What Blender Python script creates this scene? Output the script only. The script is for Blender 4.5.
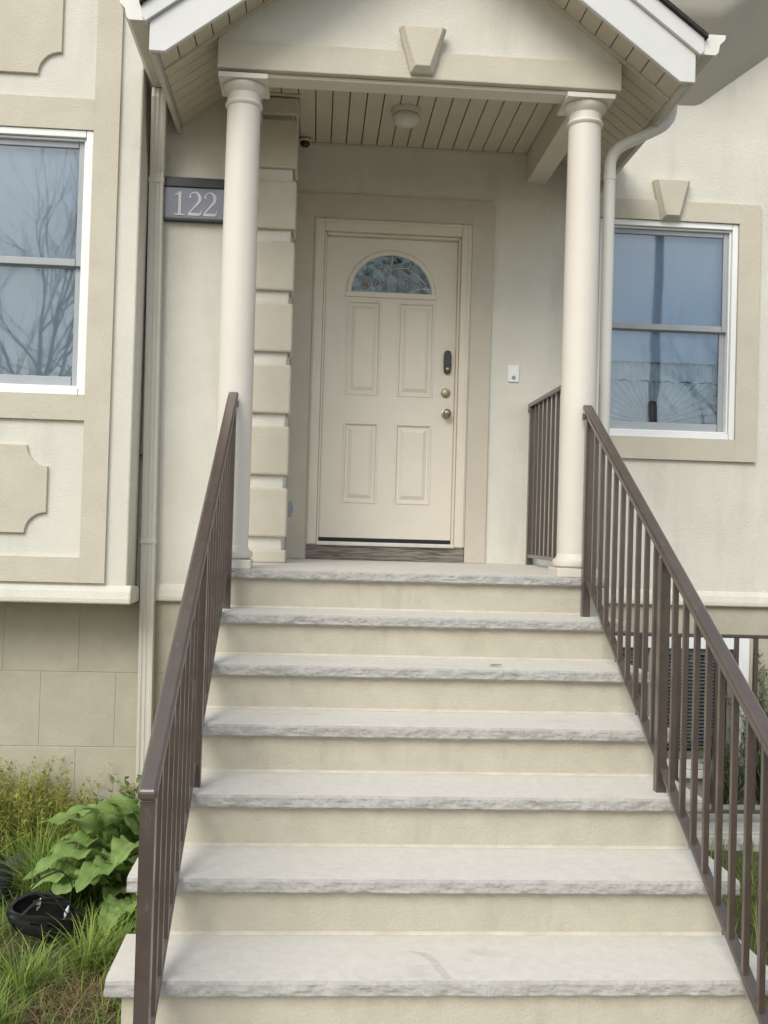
import bpy, bmesh, math, random
from mathutils import Vector, Matrix, noise

for o in list(bpy.data.objects): bpy.data.objects.remove(o)
sc = bpy.context.scene
COL = sc.collection
random.seed(7)
PI = math.pi

# ------------------------------------------------------------------ camera
CAM = Vector((-0.49299, -5.30681, 1.81547))
YAW, PITCH, ROLL, FPX = 0.0678965, 0.0190664, 0.0283197, 1023.67
fw = Vector((math.sin(YAW)*math.cos(PITCH), math.cos(YAW)*math.cos(PITCH), math.sin(PITCH)))
rt = Vector((math.cos(YAW), -math.sin(YAW), 0)); up = rt.cross(fw)
rt2 = rt*math.cos(ROLL) + up*math.sin(ROLL); up2 = up*math.cos(ROLL) - rt*math.sin(ROLL)
cd = bpy.data.cameras.new('camera'); cam = bpy.data.objects.new('camera', cd); COL.objects.link(cam)
m3 = Matrix((rt2, up2, -fw)).transposed()
cam.matrix_world = Matrix.Translation(CAM) @ m3.to_4x4()
cd.sensor_fit = 'VERTICAL'; cd.sensor_height = 24.0; cd.sensor_width = 18.0
cd.lens = 24.0*FPX/1024.0
cd.clip_start = 0.05; cd.clip_end = 2000
sc.camera = cam

# ------------------------------------------------------------------ world, sun, exposure
SUN_EL, SUN_ROT = math.radians(40), math.radians(207)
w = bpy.data.worlds.new('World'); sc.world = w; w.use_nodes = True
nt = w.node_tree; nt.nodes.clear()
out = nt.nodes.new('ShaderNodeOutputWorld'); bg = nt.nodes.new('ShaderNodeBackground')
sky = nt.nodes.new('ShaderNodeTexSky'); sky.sky_type = 'NISHITA'; sky.sun_disc = False
sky.sun_elevation = SUN_EL; sky.sun_rotation = SUN_ROT; sky.air_density = 1.2; sky.dust_density = 2.0
tc = nt.nodes.new('ShaderNodeTexCoord'); mp = nt.nodes.new('ShaderNodeMapping')
mp.inputs['Scale'].default_value = (1.6, 1.6, 4.0)
nz = nt.nodes.new('ShaderNodeTexNoise'); nz.inputs['Scale'].default_value = 1.7
nz.inputs['Detail'].default_value = 7; nz.inputs['Roughness'].default_value = 0.55
cr = nt.nodes.new('ShaderNodeValToRGB')
cr.color_ramp.elements[0].position = 0.36; cr.color_ramp.elements[0].color = (0.15, 0.15, 0.15, 1)
cr.color_ramp.elements[1].position = 0.66; cr.color_ramp.elements[1].color = (1, 1, 1, 1)
mx = nt.nodes.new('ShaderNodeMix'); mx.data_type = 'RGBA'
mx.inputs['B'].default_value = (8.0, 7.85, 7.4, 1)
nt.links.new(tc.outputs['Generated'], mp.inputs['Vector']); nt.links.new(mp.outputs['Vector'], nz.inputs['Vector'])
sx = nt.nodes.new('ShaderNodeSeparateXYZ'); nt.links.new(tc.outputs['Generated'], sx.inputs['Vector'])
ma = nt.nodes.new('ShaderNodeMath'); ma.operation = 'MULTIPLY_ADD'; ma.inputs[1].default_value = -0.22
nt.links.new(sx.outputs['X'], ma.inputs[0]); nt.links.new(nz.outputs['Fac'], ma.inputs[2]); nt.links.new(ma.outputs['Value'], cr.inputs['Fac']); nt.links.new(cr.outputs['Color'], mx.inputs['Factor'])
nt.links.new(sky.outputs['Color'], mx.inputs['A']); nt.links.new(mx.outputs['Result'], bg.inputs['Color'])
bg.inputs['Strength'].default_value = 0.13
nt.links.new(bg.outputs['Background'], out.inputs['Surface'])

sd = bpy.data.lights.new('sun', 'SUN'); sd.energy = 1.45; sd.angle = math.radians(32); sd.color = (1.0, 0.965, 0.90)
so = bpy.data.objects.new('sun', sd); COL.objects.link(so)
sdir = Vector((math.sin(SUN_ROT)*math.cos(SUN_EL), math.cos(SUN_ROT)*math.cos(SUN_EL), math.sin(SUN_EL)))
so.rotation_euler = sdir.to_track_quat('Z', 'Y').to_euler(); so.location = sdir*30
sc.view_settings.view_transform = 'Standard'; sc.view_settings.look = 'None'
sc.view_settings.gamma = 1.0; sc.view_settings.use_curve_mapping = False
sc.view_settings.exposure = 0.60
try:
    sc.cycles.max_bounces = 8; sc.cycles.diffuse_bounces = 5; sc.cycles.transparent_max_bounces = 12
except Exception: pass

# ------------------------------------------------------------------ materials
def new_mat(name):
    m = bpy.data.materials.new(name); m.use_nodes = True
    nt = m.node_tree; b = nt.nodes['Principled BSDF']
    return m, nt, b
def surf(name, col, col2=None, rough=0.8, scale=6.0, bump=0.0, bscale=200.0, detail=5.0, spec=0.3, metal=0.0,
         stain=None, bdist=0.004, ramp=(0.35, 0.65), coat=0.0):
    m, nt, b = new_mat(name)
    N = nt.nodes; L = nt.links
    b.inputs['Coat Weight'].default_value = coat; b.inputs['Coat Roughness'].default_value = .22
    b.inputs['Roughness'].default_value = rough; b.inputs['Metallic'].default_value = metal
    b.inputs['Specular IOR Level'].default_value = spec
    tc = N.new('ShaderNodeTexCoord')
    colout = None
    if col2 is None: col2 = tuple(c*0.92 for c in col)
    nz = N.new('ShaderNodeTexNoise'); nz.inputs['Scale'].default_value = scale; nz.inputs['Detail'].default_value = detail
    nz.inputs['Roughness'].default_value = 0.6
    L.new(tc.outputs['Object'], nz.inputs['Vector'])
    r = N.new('ShaderNodeValToRGB'); r.color_ramp.elements[0].position = ramp[0]; r.color_ramp.elements[1].position = ramp[1]
    r.color_ramp.elements[0].color = (*col2, 1); r.color_ramp.elements[1].color = (*col, 1)
    L.new(nz.outputs['Fac'], r.inputs['Fac']); colout = r.outputs['Color']
    if stain:
        scol, sscale, lo, hi, stretch = stain
        mp = N.new('ShaderNodeMapping'); mp.inputs['Scale'].default_value = stretch; mp.inputs['Location'].default_value = (3.1, 1.7, 0.4)
        L.new(tc.outputs['Object'], mp.inputs['Vector'])
        n2 = N.new('ShaderNodeTexNoise'); n2.inputs['Scale'].default_value = sscale; n2.inputs['Detail'].default_value = 8
        n2.inputs['Roughness'].default_value = 0.65
        L.new(mp.outputs['Vector'], n2.inputs['Vector'])
        r2 = N.new('ShaderNodeMapRange'); r2.inputs['From Min'].default_value = lo; r2.inputs['From Max'].default_value = hi
        L.new(n2.outputs['Fac'], r2.inputs['Value'])
        mx = N.new('ShaderNodeMix'); mx.data_type = 'RGBA'; mx.inputs['B'].default_value = (*scol, 1)
        L.new(r2.outputs['Result'], mx.inputs['Factor']); L.new(colout, mx.inputs['A']); colout = mx.outputs['Result']
    L.new(colout, b.inputs['Base Color'])
    if bump:
        n3 = N.new('ShaderNodeTexNoise'); n3.inputs['Scale'].default_value = bscale; n3.inputs['Detail'].default_value = 4
        L.new(tc.outputs['Object'], n3.inputs['Vector'])
        bp = N.new('ShaderNodeBump'); bp.inputs['Strength'].default_value = bump; bp.inputs['Distance'].default_value = bdist
        L.new(n3.outputs['Fac'], bp.inputs['Height']); L.new(bp.outputs['Normal'], b.inputs['Normal'])
    return m
M = {}
M['stucco'] = surf('stucco_field', (.67,.655,.585), (.625,.61,.54), .92, 3.0, .55, 120, spec=.15, bdist=.008,
                   stain=((.49,.48,.42), 1.9, .52, .84, (1.4,1,.28)))
M['trim'] = surf('stucco_trim', (.565,.53,.44), (.525,.49,.40), .92, 5.0, .6, 130, spec=.15, bdist=.006,
                 stain=((.46,.43,.355), 1.4, .55, .9, (1,1,.4)))
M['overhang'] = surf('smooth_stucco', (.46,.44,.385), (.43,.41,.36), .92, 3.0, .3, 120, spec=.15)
M['door_trim'] = surf('stucco_door_surround', (.545,.505,.43), (.51,.47,.395), .92, 4.0, .5, 150, spec=.15, bdist=.006)
M['found'] = surf('foundation_block', (.455,.425,.345), (.405,.38,.305), .93, 7.0, .5, 90, spec=.12,
                  stain=((.33,.32,.255), 2.2, .52, .82, (1,1,.6)))
M['joint'] = surf('foundation_joint', (.42,.39,.32), None, .95, 20, .3, 80)
M['riser'] = surf('stair_riser', (.49,.46,.375), (.445,.415,.335), .92, 9.0, .6, 120, spec=.12,
                  stain=((.36,.34,.275), 3.6, .55, .82, (2.2,1,.5)), bdist=.006)
M['stone'] = surf('limestone_tread', (.60,.578,.53), (.55,.53,.485), .8, 26, .4, 90, spec=.2, detail=9,
                  stain=((.43,.415,.375), 3.4, .58, .82, (1,1.6,1)))
M['rock'] = surf('limestone_rockface', (.42,.41,.39), (.34,.33,.31), .88, 14, .6, 60, spec=.15, detail=8, bdist=.012)
M['mortar'] = surf('mortar', (.53,.505,.43), (.45,.425,.355), .95, 12, .4, 60)
M['white'] = surf('white_vinyl', (.80,.82,.82), (.75,.77,.77), .45, 3, spec=.4)
M['alum'] = surf('white_aluminium_fascia', (.63,.635,.625), (.58,.585,.575), .42, 2.2, .08, 8, spec=.4, bdist=.01)
M['soffit'] = surf('vinyl_soffit', (.575,.52,.415), (.535,.48,.38), .6, 2.5, spec=.3)
M['dark_gap'] = surf('soffit_backing', (.10,.09,.075), None, .9)
M['gutter'] = surf('cream_gutter', (.56,.535,.46), (.50,.475,.40), .5, 3, spec=.35, stain=((.38,.36,.29), 4, .58, .85, (1,1,.3)))
M['gutter_w'] = surf('white_gutter', (.74,.74,.70), (.66,.66,.61), .45, 3, spec=.35)
M['spout'] = surf('cream_downspout', (.56,.545,.49), (.52,.50,.445), .5, 3, spec=.35, stain=((.42,.40,.33), 3, .58, .85, (1,1,.2)))
M['spout_r'] = surf('pale_downspout', (.66,.645,.60), (.61,.60,.55), .5, 3, spec=.35)
M['column'] = surf('painted_column', (.655,.62,.56), (.62,.585,.525), .5, 2.0, .1, 14, spec=.35, bdist=.003,
                   stain=((.52,.49,.43), 2.5, .56, .9, (1,1,.15)))
M['shingle'] = surf('dark_shingle', (.045,.043,.042), (.025,.025,.025), .95, 40, .6, 80)
M['door'] = surf('door_paint', (.66,.62,.54), (.63,.59,.51), .5, 3, .06, 40, spec=.35)
M['jamb'] = surf('door_frame_paint', (.645,.60,.51), (.605,.56,.47), .55, 3, .05, 40, spec=.3)
M['sill'] = surf('aluminium_sill', (.62,.61,.57), (.5,.49,.45), .4, 6, spec=.4)
M['rubber'] = surf('black_rubber', (.02,.02,.022), None, .7)
M['brass'] = surf('aged_brass', (.40,.35,.25), (.28,.245,.18), .38, 30, metal=.9)
M['black'] = surf('black_plastic', (.018,.018,.02), (.028,.028,.03), .35, 8, spec=.5)
M['grey'] = surf('grey_plastic', (.28,.30,.33), None, .5, 8, spec=.4)
M['rail'] = surf('brown_painted_steel', (.068,.048,.038), (.050,.037,.030), .34, 9, .2, 60, spec=.6, bdist=.002,
                 stain=((.13,.105,.09), 26, .60, .8, (1,1,.4)), coat=.6)
M['sash'] = surf('grey_sash', (.36,.385,.41), (.33,.35,.375), .5, 5, spec=.35)
M['screen'] = surf('window_screen', (.20,.19,.175), None, .9)
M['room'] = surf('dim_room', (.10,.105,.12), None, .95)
M['curtain'] = surf('net_curtain', (.60,.66,.70), (.50,.56,.61), .9, 10)
M['opal'] = surf('opal_glass', (.66,.65,.58), (.60,.59,.52), .25, 4, spec=.5)
M['sign_plate'] = surf('sign_plate', (.20,.212,.265), (.175,.187,.235), .12, 5, spec=.6)
M['sign_digit'] = surf('sign_digit', (.62,.62,.62), (.54,.54,.56), .5, 20)
M['soil'] = surf('soil', (.115,.085,.05), (.05,.055,.025), .97, 4, .8, 40, stain=((.20,.16,.09), 9, .55, .8, (1,1,1)), bdist=.02)
M['concrete'] = surf('concrete', (.42,.41,.385), (.35,.34,.32), .9, 5, .4, 90, stain=((.27,.26,.24), 2, .58, .85, (1,1,1)))
M['asphalt'] = surf('asphalt', (.055,.055,.056), (.042,.042,.043), .95, 30, .6, 150)
M['rockgrey'] = surf('edging_rock', (.13,.115,.115), (.06,.055,.058), .9, 12, .9, 30, bdist=.02, detail=8)
M['rockdark'] = surf('dark_rock', (.075,.075,.09), (.045,.045,.055), .8, 12, .6, 30, bdist=.02)
M['bark'] = surf('bark', (.30,.27,.24), (.20,.18,.16), .95, 14, .8, 40)
M['pole'] = surf('pole_wood', (.30,.275,.245), (.22,.20,.18), .95, 14, .5, 40)
M['helmet'] = surf('helmet_shell', (.022,.022,.025), (.016,.016,.018), .28, 6, spec=.5)
M['foam'] = surf('helmet_pads', (.012,.012,.013), None, .95)
M['strap'] = surf('strap_webbing', (.015,.015,.016), None, .8)
M['reflector'] = surf('white_tip', (.72,.73,.75), None, .4)
M['lead'] = surf('lead_came', (.50,.50,.50), (.42,.42,.43), .4, 20, metal=.6)
M['blind'] = surf('blind_slat', (.80,.80,.78), (.70,.70,.68), .6, 20)

def wood():
    m, nt, b = new_mat('weathered_wood'); N = nt.nodes; L = nt.links
    tc = N.new('ShaderNodeTexCoord'); mp = N.new('ShaderNodeMapping'); mp.inputs['Scale'].default_value = (1.6, 20, 42)
    n = N.new('ShaderNodeTexNoise'); n.inputs['Scale'].default_value = 2.6; n.inputs['Detail'].default_value = 8; n.inputs['Distortion'].default_value = 1.2
    r = N.new('ShaderNodeValToRGB'); r.color_ramp.elements[0].color = (.075,.065,.055,1); r.color_ramp.elements[1].color = (.27,.245,.21,1)
    r.color_ramp.elements[0].position = .38; r.color_ramp.elements[1].position = .64
    L.new(tc.outputs['Object'], mp.inputs['Vector']); L.new(mp.outputs['Vector'], n.inputs['Vector']); L.new(n.outputs['Fac'], r.inputs['Fac'])
    L.new(r.outputs['Color'], b.inputs['Base Color']); b.inputs['Roughness'].default_value = .9
    bp = N.new('ShaderNodeBump'); bp.inputs['Strength'].default_value = .6; bp.inputs['Distance'].default_value = .006
    L.new(n.outputs['Fac'], bp.inputs['Height']); L.new(bp.outputs['Normal'], b.inputs['Normal'])
    return m
M['wood'] = wood()
def glass(name, fac, tint=(.92,.95,.97), rough=.0, wav=0.0):
    m, nt, b = new_mat(name); N = nt.nodes; L = nt.links; N.remove(b)
    o = N['Material Output']; g = N.new('ShaderNodeBsdfGlossy'); t = N.new('ShaderNodeBsdfTransparent'); mx = N.new('ShaderNodeMixShader')
    fr = N.new('ShaderNodeFresnel'); fr.inputs['IOR'].default_value = fac
    g.inputs['Roughness'].default_value = rough; g.inputs['Color'].default_value = (.86,.94,1,1); t.inputs['Color'].default_value = (*tint,1)
    if wav:
        tc = N.new('ShaderNodeTexCoord'); n = N.new('ShaderNodeTexNoise'); n.inputs['Scale'].default_value = 2.2; n.inputs['Detail'].default_value = 1.5
        bp = N.new('ShaderNodeBump'); bp.inputs['Strength'].default_value = wav; bp.inputs['Distance'].default_value = .02
        L.new(tc.outputs['Object'], n.inputs['Vector']); L.new(n.outputs['Fac'], bp.inputs['Height']); L.new(bp.outputs['Normal'], g.inputs['Normal'])
    L.new(fr.outputs['Fac'], mx.inputs['Fac']); L.new(t.outputs['BSDF'], mx.inputs[1]); L.new(g.outputs['BSDF'], mx.inputs[2]); L.new(mx.outputs['Shader'], o.inputs['Surface'])
    return m
M['glass'] = glass('window_glass', 1.78, (.90,.94,.98), .02, .05)
M['pane_brightener'] = surf('bluish_pane_brightener', (.50,.59,.70), (.46,.55,.66), .9, 2.0)  # bluish fill added behind the right panes to raise their brightness
M['pane_brightener_pale'] = surf('pale_pane_brightener', (.72,.75,.76), (.68,.71,.72), .9, 2.0)  # paler fill added behind the left panes for the same lift
def fanglass():
    m, nt, b = new_mat('bevelled_glass'); N = nt.nodes; L = nt.links
    tc = N.new('ShaderNodeTexCoord'); v = N.new('ShaderNodeTexVoronoi'); v.inputs['Scale'].default_value = 21
    r = N.new('ShaderNodeValToRGB'); r.color_ramp.elements[0].color = (.012,.032,.036,1); r.color_ramp.elements[1].color = (.14,.23,.28,1)
    r.color_ramp.elements[0].position = .25; r.color_ramp.elements[1].position = .85
    L.new(tc.outputs['Object'], v.inputs['Vector']); L.new(v.outputs['Color'], r.inputs['Fac']); L.new(r.outputs['Color'], b.inputs['Base Color'])
    n = N.new('ShaderNodeTexVoronoi'); n.inputs['Scale'].default_value = 21; n.distance = 'EUCLIDEAN'
    bp = N.new('ShaderNodeBump'); bp.inputs['Strength'].default_value = .35; bp.inputs['Distance'].default_value = .012
    L.new(tc.outputs['Object'], n.inputs['Vector']); L.new(n.outputs['Distance'], bp.inputs['Height']); L.new(bp.outputs['Normal'], b.inputs['Normal'])
    b.inputs['Roughness'].default_value = .10; b.inputs['Specular IOR Level'].default_value = .5; b.inputs['IOR'].default_value = 1.5
    return m
M['fanglass'] = fanglass()
def leafmat(name, a, b_, rough=.6, trans=.25, scale=None):
    m, nt, b = new_mat(name); N = nt.nodes; L = nt.links
    at = N.new('ShaderNodeAttribute'); at.attribute_name = 'tone'
    r = N.new('ShaderNodeValToRGB'); r.color_ramp.elements[0].color = (*a,1); r.color_ramp.elements[1].color = (*b_,1)
    L.new(at.outputs['Fac'], r.inputs['Fac']); L.new(r.outputs['Color'], b.inputs['Base Color'])
    b.inputs['Roughness'].default_value = rough; b.inputs['Specular IOR Level'].default_value = .3
    o = N['Material Output']; t = N.new('ShaderNodeBsdfTranslucent'); mx = N.new('ShaderNodeMixShader'); mx.inputs['Fac'].default_value = trans
    L.new(r.outputs['Color'], t.inputs['Color']); L.new(b.outputs['BSDF'], mx.inputs[1]); L.new(t.outputs['BSDF'], mx.inputs[2]); L.new(mx.outputs['Shader'], o.inputs['Surface'])
    if scale:
        tc = N.new('ShaderNodeTexCoord'); n = N.new('ShaderNodeTexNoise'); n.inputs['Scale'].default_value = scale
        bp = N.new('ShaderNodeBump'); bp.inputs['Strength'].default_value = .5; bp.inputs['Distance'].default_value = .01
        L.new(tc.outputs['Object'], n.inputs['Vector']); L.new(n.outputs['Fac'], bp.inputs['Height']); L.new(bp.outputs['Normal'], b.inputs['Normal'])
    return m
M['grass'] = leafmat('grass_blade', (.10,.18,.03), (.33,.44,.11))
M['straw'] = leafmat('straw', (.20,.15,.07), (.34,.27,.15))
M['weed'] = leafmat('wispy_weed', (.16,.22,.035), (.42,.42,.11))
M['dock'] = leafmat('broad_leaf', (.14,.24,.06), (.30,.43,.15), .5, .28, 34)
M['smallleaf'] = leafmat('small_leaf', (.07,.13,.03), (.17,.25,.07))
M['shrub'] = leafmat('shrub_needle', (.085,.14,.055), (.27,.34,.16))

# ------------------------------------------------------------------ mesh builder
class MB:
    def __init__(s): s.v = []; s.f = []; s.t = None; s.mi = None
    def quad(s, a, b, c, d):
        i = len(s.v); s.v += [tuple(a), tuple(b), tuple(c), tuple(d)]; s.f.append((i, i+1, i+2, i+3)); return s
    def box(s, x0, x1, y0, y1, z0, z1):
        i = len(s.v)
        s.v += [(x0,y0,z0),(x1,y0,z0),(x1,y1,z0),(x0,y1,z0),(x0,y0,z1),(x1,y0,z1),(x1,y1,z1),(x0,y1,z1)]
        for f in ((0,3,2,1),(4,5,6,7),(0,1,5,4),(1,2,6,5),(2,3,7,6),(3,0,4,7)): s.f.append(tuple(i+k for k in f))
        return s
    def prism(s, pts, axis, a, b):
        """pts: polygon in the two other axes, extruded along axis from a to b"""
        n = len(pts); i = len(s.v)
        def mk(p, t):
            return (p[0], t, p[1]) if axis == 'y' else ((t, p[0], p[1]) if axis == 'x' else (p[0], p[1], t))
        s.v += [mk(p, a) for p in pts] + [mk(p, b) for p in pts]
        s.f.append(tuple(i+k for k in range(n))); s.f.append(tuple(i+n+k for k in reversed(range(n))))
        for k in range(n):
            k2 = (k+1) % n; s.f.append((i+k2, i+k, i+n+k, i+n+k2))
        return s
    def hexa(s, p):   # 8 points, bottom 4 ccw then top 4
        i = len(s.v); s.v += [tuple(q) for q in p]
        for f in ((0,3,2,1),(4,5,6,7),(0,1,5,4),(1,2,6,5),(2,3,7,6),(3,0,4,7)): s.f.append(tuple(i+k for k in f))
        return s
    def tube(s, pts, rad, n=10, cap=True, sq=None):
        pts = [Vector(p) for p in pts]; R = rad if hasattr(rad, '__len__') else [rad]*len(pts)
        prev = None; rings = []
        for k, p in enumerate(pts):
            d = (pts[min(k+1, len(pts)-1)] - pts[max(k-1, 0)]).normalized()
            if prev is None:
                a = Vector((0,0,1)) if abs(d.z) < .9 else Vector((0,1,0))
                u = d.cross(a).normalized()
            else:
                u = (prev - d*prev.dot(d)).normalized()
            prev = u; v = d.cross(u)
            base = len(s.v)
            for j in range(n):
                t = 2*PI*(j+.5)/n
                s.v.append(tuple(p + u*math.cos(t)*R[k]*(1 if not sq else sq[0]) + v*math.sin(t)*R[k]*(1 if not sq else sq[1])))
            rings.append(base)
        for a, b in zip(rings, rings[1:]):
            for j in range(n):
                j2 = (j+1) % n; s.f.append((a+j, a+j2, b+j2, b+j))
        if cap:
            s.f.append(tuple(rings[0]+j for j in reversed(range(n)))); s.f.append(tuple(rings[-1]+j for j in range(n)))
        return s
    def lathe(s, prof, cx, cy, n=40, axis='z', cz=0):
        """prof: (radius, height) list from bottom to top"""
        rings = []
        for r, h in prof:
            b = len(s.v)
            for j in range(n):
                t = 2*PI*j/n
                if axis == 'z': s.v.append((cx + r*math.cos(t), cy + r*math.sin(t), h))
                else: s.v.append((cx + r*math.cos(t), cy - h, cz + r*math.sin(t)))
            rings.append(b)
        for a, b in zip(rings, rings[1:]):
            for j in range(n):
                j2 = (j+1) % n; s.f.append((a+j, a+j2, b+j2, b+j))
        s.f.append(tuple(rings[0]+j for j in reversed(range(n)))); s.f.append(tuple(rings[-1]+j for j in range(n)))
        return s
    def build(s, name, mat, parent=None, smooth=False, bevel=0.0, seg=2, angle=35):
        me = bpy.data.meshes.new(name); me.from_pydata(s.v, [], s.f); me.update()
        mats = mat if isinstance(mat, (list, tuple)) else [mat]
        for m in mats: me.materials.append(m)
        if s.mi: me.polygons.foreach_set('material_index', s.mi)
        bm = bmesh.new(); bm.from_mesh(me); 
        if s.t is None: bmesh.ops.recalc_face_normals(bm, faces=bm.faces)
        bm.to_mesh(me); bm.free()
        if s.t is not None:
            at = me.attributes.new('tone', 'FLOAT', 'POINT'); at.data.foreach_set('value', s.t)
        if smooth:
            me.shade_smooth() if smooth is True else me.set_sharp_from_angle(angle=math.radians(smooth))
            if smooth is not True:
                me.polygons.foreach_set('use_smooth', [True]*len(me.polygons))
        o = bpy.data.objects.new(name, me); COL.objects.link(o)
        if bevel:
            md = o.modifiers.new('bevel', 'BEVEL'); md.width = bevel; md.segments = seg; md.limit_method = 'ANGLE'; md.angle_limit = math.radians(angle)
        if parent: attach(o, parent)
        return o
def attach(o, parent):
    o.parent = parent
    def world(p):
        m = Matrix.Translation(p.location)
        return world(p.parent) @ p.matrix_parent_inverse @ m if p.parent else m
    mw = world(parent)
    o.matrix_parent_inverse = mw.inverted()
def tag(o, label=None, cat=None, group=None, kind=None):
    if label: o['label'] = label
    if cat: o['category'] = cat
    if group: o['group'] = group
    if kind: o['kind'] = kind
    return o
def thing(name, label, cat, loc=(0,0,0), group=None):
    o = bpy.data.objects.new(name, None); COL.objects.link(o); o.location = loc; o.empty_display_size = .1
    return tag(o, label, cat, group)

# measured layout
H, RI, T = 1.60328, 0.20041, 0.34544        # porch height, riser, tread
YD, YL, YB = 1.478, 0.768, 0.442            # door wall, left wall, bay front
ZB, ZC = 4.189, 4.385                       # beam underside, porch ceiling
ZW = 1.372                                  # bottom of the stucco walls
TOP = 6.6

# ------------------------------------------------------------------ ground, road, walk
g = MB(); n = 60
def gz(x, y): return 0.018*noise.noise(Vector((x*1.3, y*1.3, 0))) if abs(x) < 8 and -4 < y < 3 else 0
XS = [-150,-60,-25,-12,-8]+[-8+16*i/n for i in range(1, n)]+[8,12,25,60,150]
YS = [-150,-60,-30,-22,-15,-10,-6]+[-6+10*i/40 for i in range(1, 40)]+[4,8,20,60,150]
for y in YS:
    for x in XS: g.v.append((x, y, gz(x, y)))
for j in range(len(YS)-1):
    for i in range(len(XS)-1):
        a = j*len(XS)+i; g.f.append((a, a+1, a+1+len(XS), a+len(XS)))
tag(g.build('ground', M['soil'], smooth=True), kind='structure')
tag(MB().box(-1.15, 1.15, -6.2, -2.36, -.1, .03).build('walkway', M['concrete'], bevel=.006), kind='structure')
tag(MB().box(-60, 60, -8.0, -6.2, -.1, .035).build('pavement', M['concrete'], bevel=.01), kind='structure')
tag(MB().box(-60, 60, -8.18, -8.0, -.15, .05).build('kerb', M['concrete'], bevel=.02), kind='structure')
tag(MB().box(-60, 60, -15.5, -8.18, -.3, .022).build('road', M['asphalt']), kind='structure')

# ------------------------------------------------------------------ house
house = thing('house', 'cream stucco house with gabled entry porch, bay on the left and sash windows', 'house', (0, 1.5, 0))
def wall_holes(mb, x0, x1, z0, z1, yf, yb, holes):
    xs = sorted({x0, x1, *[h[0] for h in holes], *[h[1] for h in holes]}); zs = sorted({z0, z1, *[h[2] for h in holes], *[h[3] for h in holes]})
    solid = {}
    for i in range(len(xs)-1):
        for j in range(len(zs)-1):
            cx, cz = (xs[i]+xs[i+1])/2, (zs[j]+zs[j+1])/2
            solid[i,j] = not any(h[0] < cx < h[1] and h[2] < cz < h[3] for h in holes)
    for (i, j), s in solid.items():
        if not s: continue
        a, b, c, d = xs[i], xs[i+1], zs[j], zs[j+1]
        mb.quad((a,yf,c),(b,yf,c),(b,yf,d),(a,yf,d)); mb.quad((a,yb,c),(a,yb,d),(b,yb,d),(b,yb,c))
        for di, dj, q in ((-1,0,((a,yf,c),(a,yf,d),(a,yb,d),(a,yb,c))),(1,0,((b,yf,c),(b,yb,c),(b,yb,d),(b,yf,d))),
                          (0,-1,((a,yf,c),(a,yb,c),(b,yb,c),(b,yf,c))),(0,1,((a,yf,d),(b,yf,d),(b,yb,d),(a,yb,d)))):
            if not solid.get((i+di, j+dj), False): mb.quad(*q)
    return mb
def weld(o, d=.0004):
    bm = bmesh.new(); bm.from_mesh(o.data); bmesh.ops.remove_doubles(bm, verts=bm.verts, dist=d); bmesh.ops.recalc_face_normals(bm, faces=bm.faces); bm.to_mesh(o.data); bm.free(); return o

DOOR = (-.547, .508, H-.03, 3.885)
RW = (1.375, 2.340, 2.503, 3.980)
BW = (-2.738, -1.773, 2.518, 3.991)
weld(wall_holes(MB(), -.70, 6.0, ZW+.012, TOP, YD, YD+.22, [DOOR, RW]).build('front_wall', M['stucco'], house))
MB().box(-1.60, -.68, YL, 1.474, ZW+.012, TOP).build('side_wall', M['stucco'], house, bevel=.012, seg=3)
bw = wall_holes(MB(), -6.0, -1.515, ZW+.012, TOP, YB, YB+.24, [BW])
bw.box(-1.70, -1.5152, YB+.241, YL-.001, ZW+.012, TOP)
weld(bw.build('bay_wall', M['stucco'], house, bevel=.012, seg=3))
# flared base mouldings
def flare(name, poly, axis, a, b): return MB().prism(poly, axis, a, b).build(name, M['stucco'], house, bevel=.012, seg=3)
for nm, y, xa, xb in (('base_moulding', YB, -6.0, -1.488), ('base_moulding', YL, -1.46, -1.03), ('base_moulding', YD, 1.06, 6.0)):
    flare(nm, [(y-.002, ZW+.105), (y-.02, ZW+.07), (y-.028, ZW+.03), (y-.026, ZW), ((YL-.004 if y == YB else y+.3), ZW), ((YL-.004 if y == YB else y+.3), ZW+.085)], 'x', xa, xb)

# foundations with block joints
fb = MB(); zrow = [1.38, .947, .513, .079, -.355]
for rI in range(4):
    z1, z0 = zrow[rI]-.0022, zrow[rI+1]+.0022
    off = -1.837 if rI % 2 == 0 else -1.619
    k = 2
    xx = off + .43*2
    while xx > -6:
        a, b = xx-.43+.0022, xx-.0022
        if a < -1.0: fb.box(a, min(b, -1.03), YL+.012, YL+.05, z0, z1)
        xx -= .43
fo = fb.build('foundation', M['found'], house, bevel=.003)
MB().box(-6, -1.03, YL+.0148, YL+.4, -.4, 1.37).build('mortar_backing', M['joint'], fo)
BAS = (1.25, 2.485, .27, 1.165)
weld(wall_holes(MB(), .95, 6.0, -.5, 1.39, YD+.014, YD+.2, [BAS]).build('foundation', M['found'], house))

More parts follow.
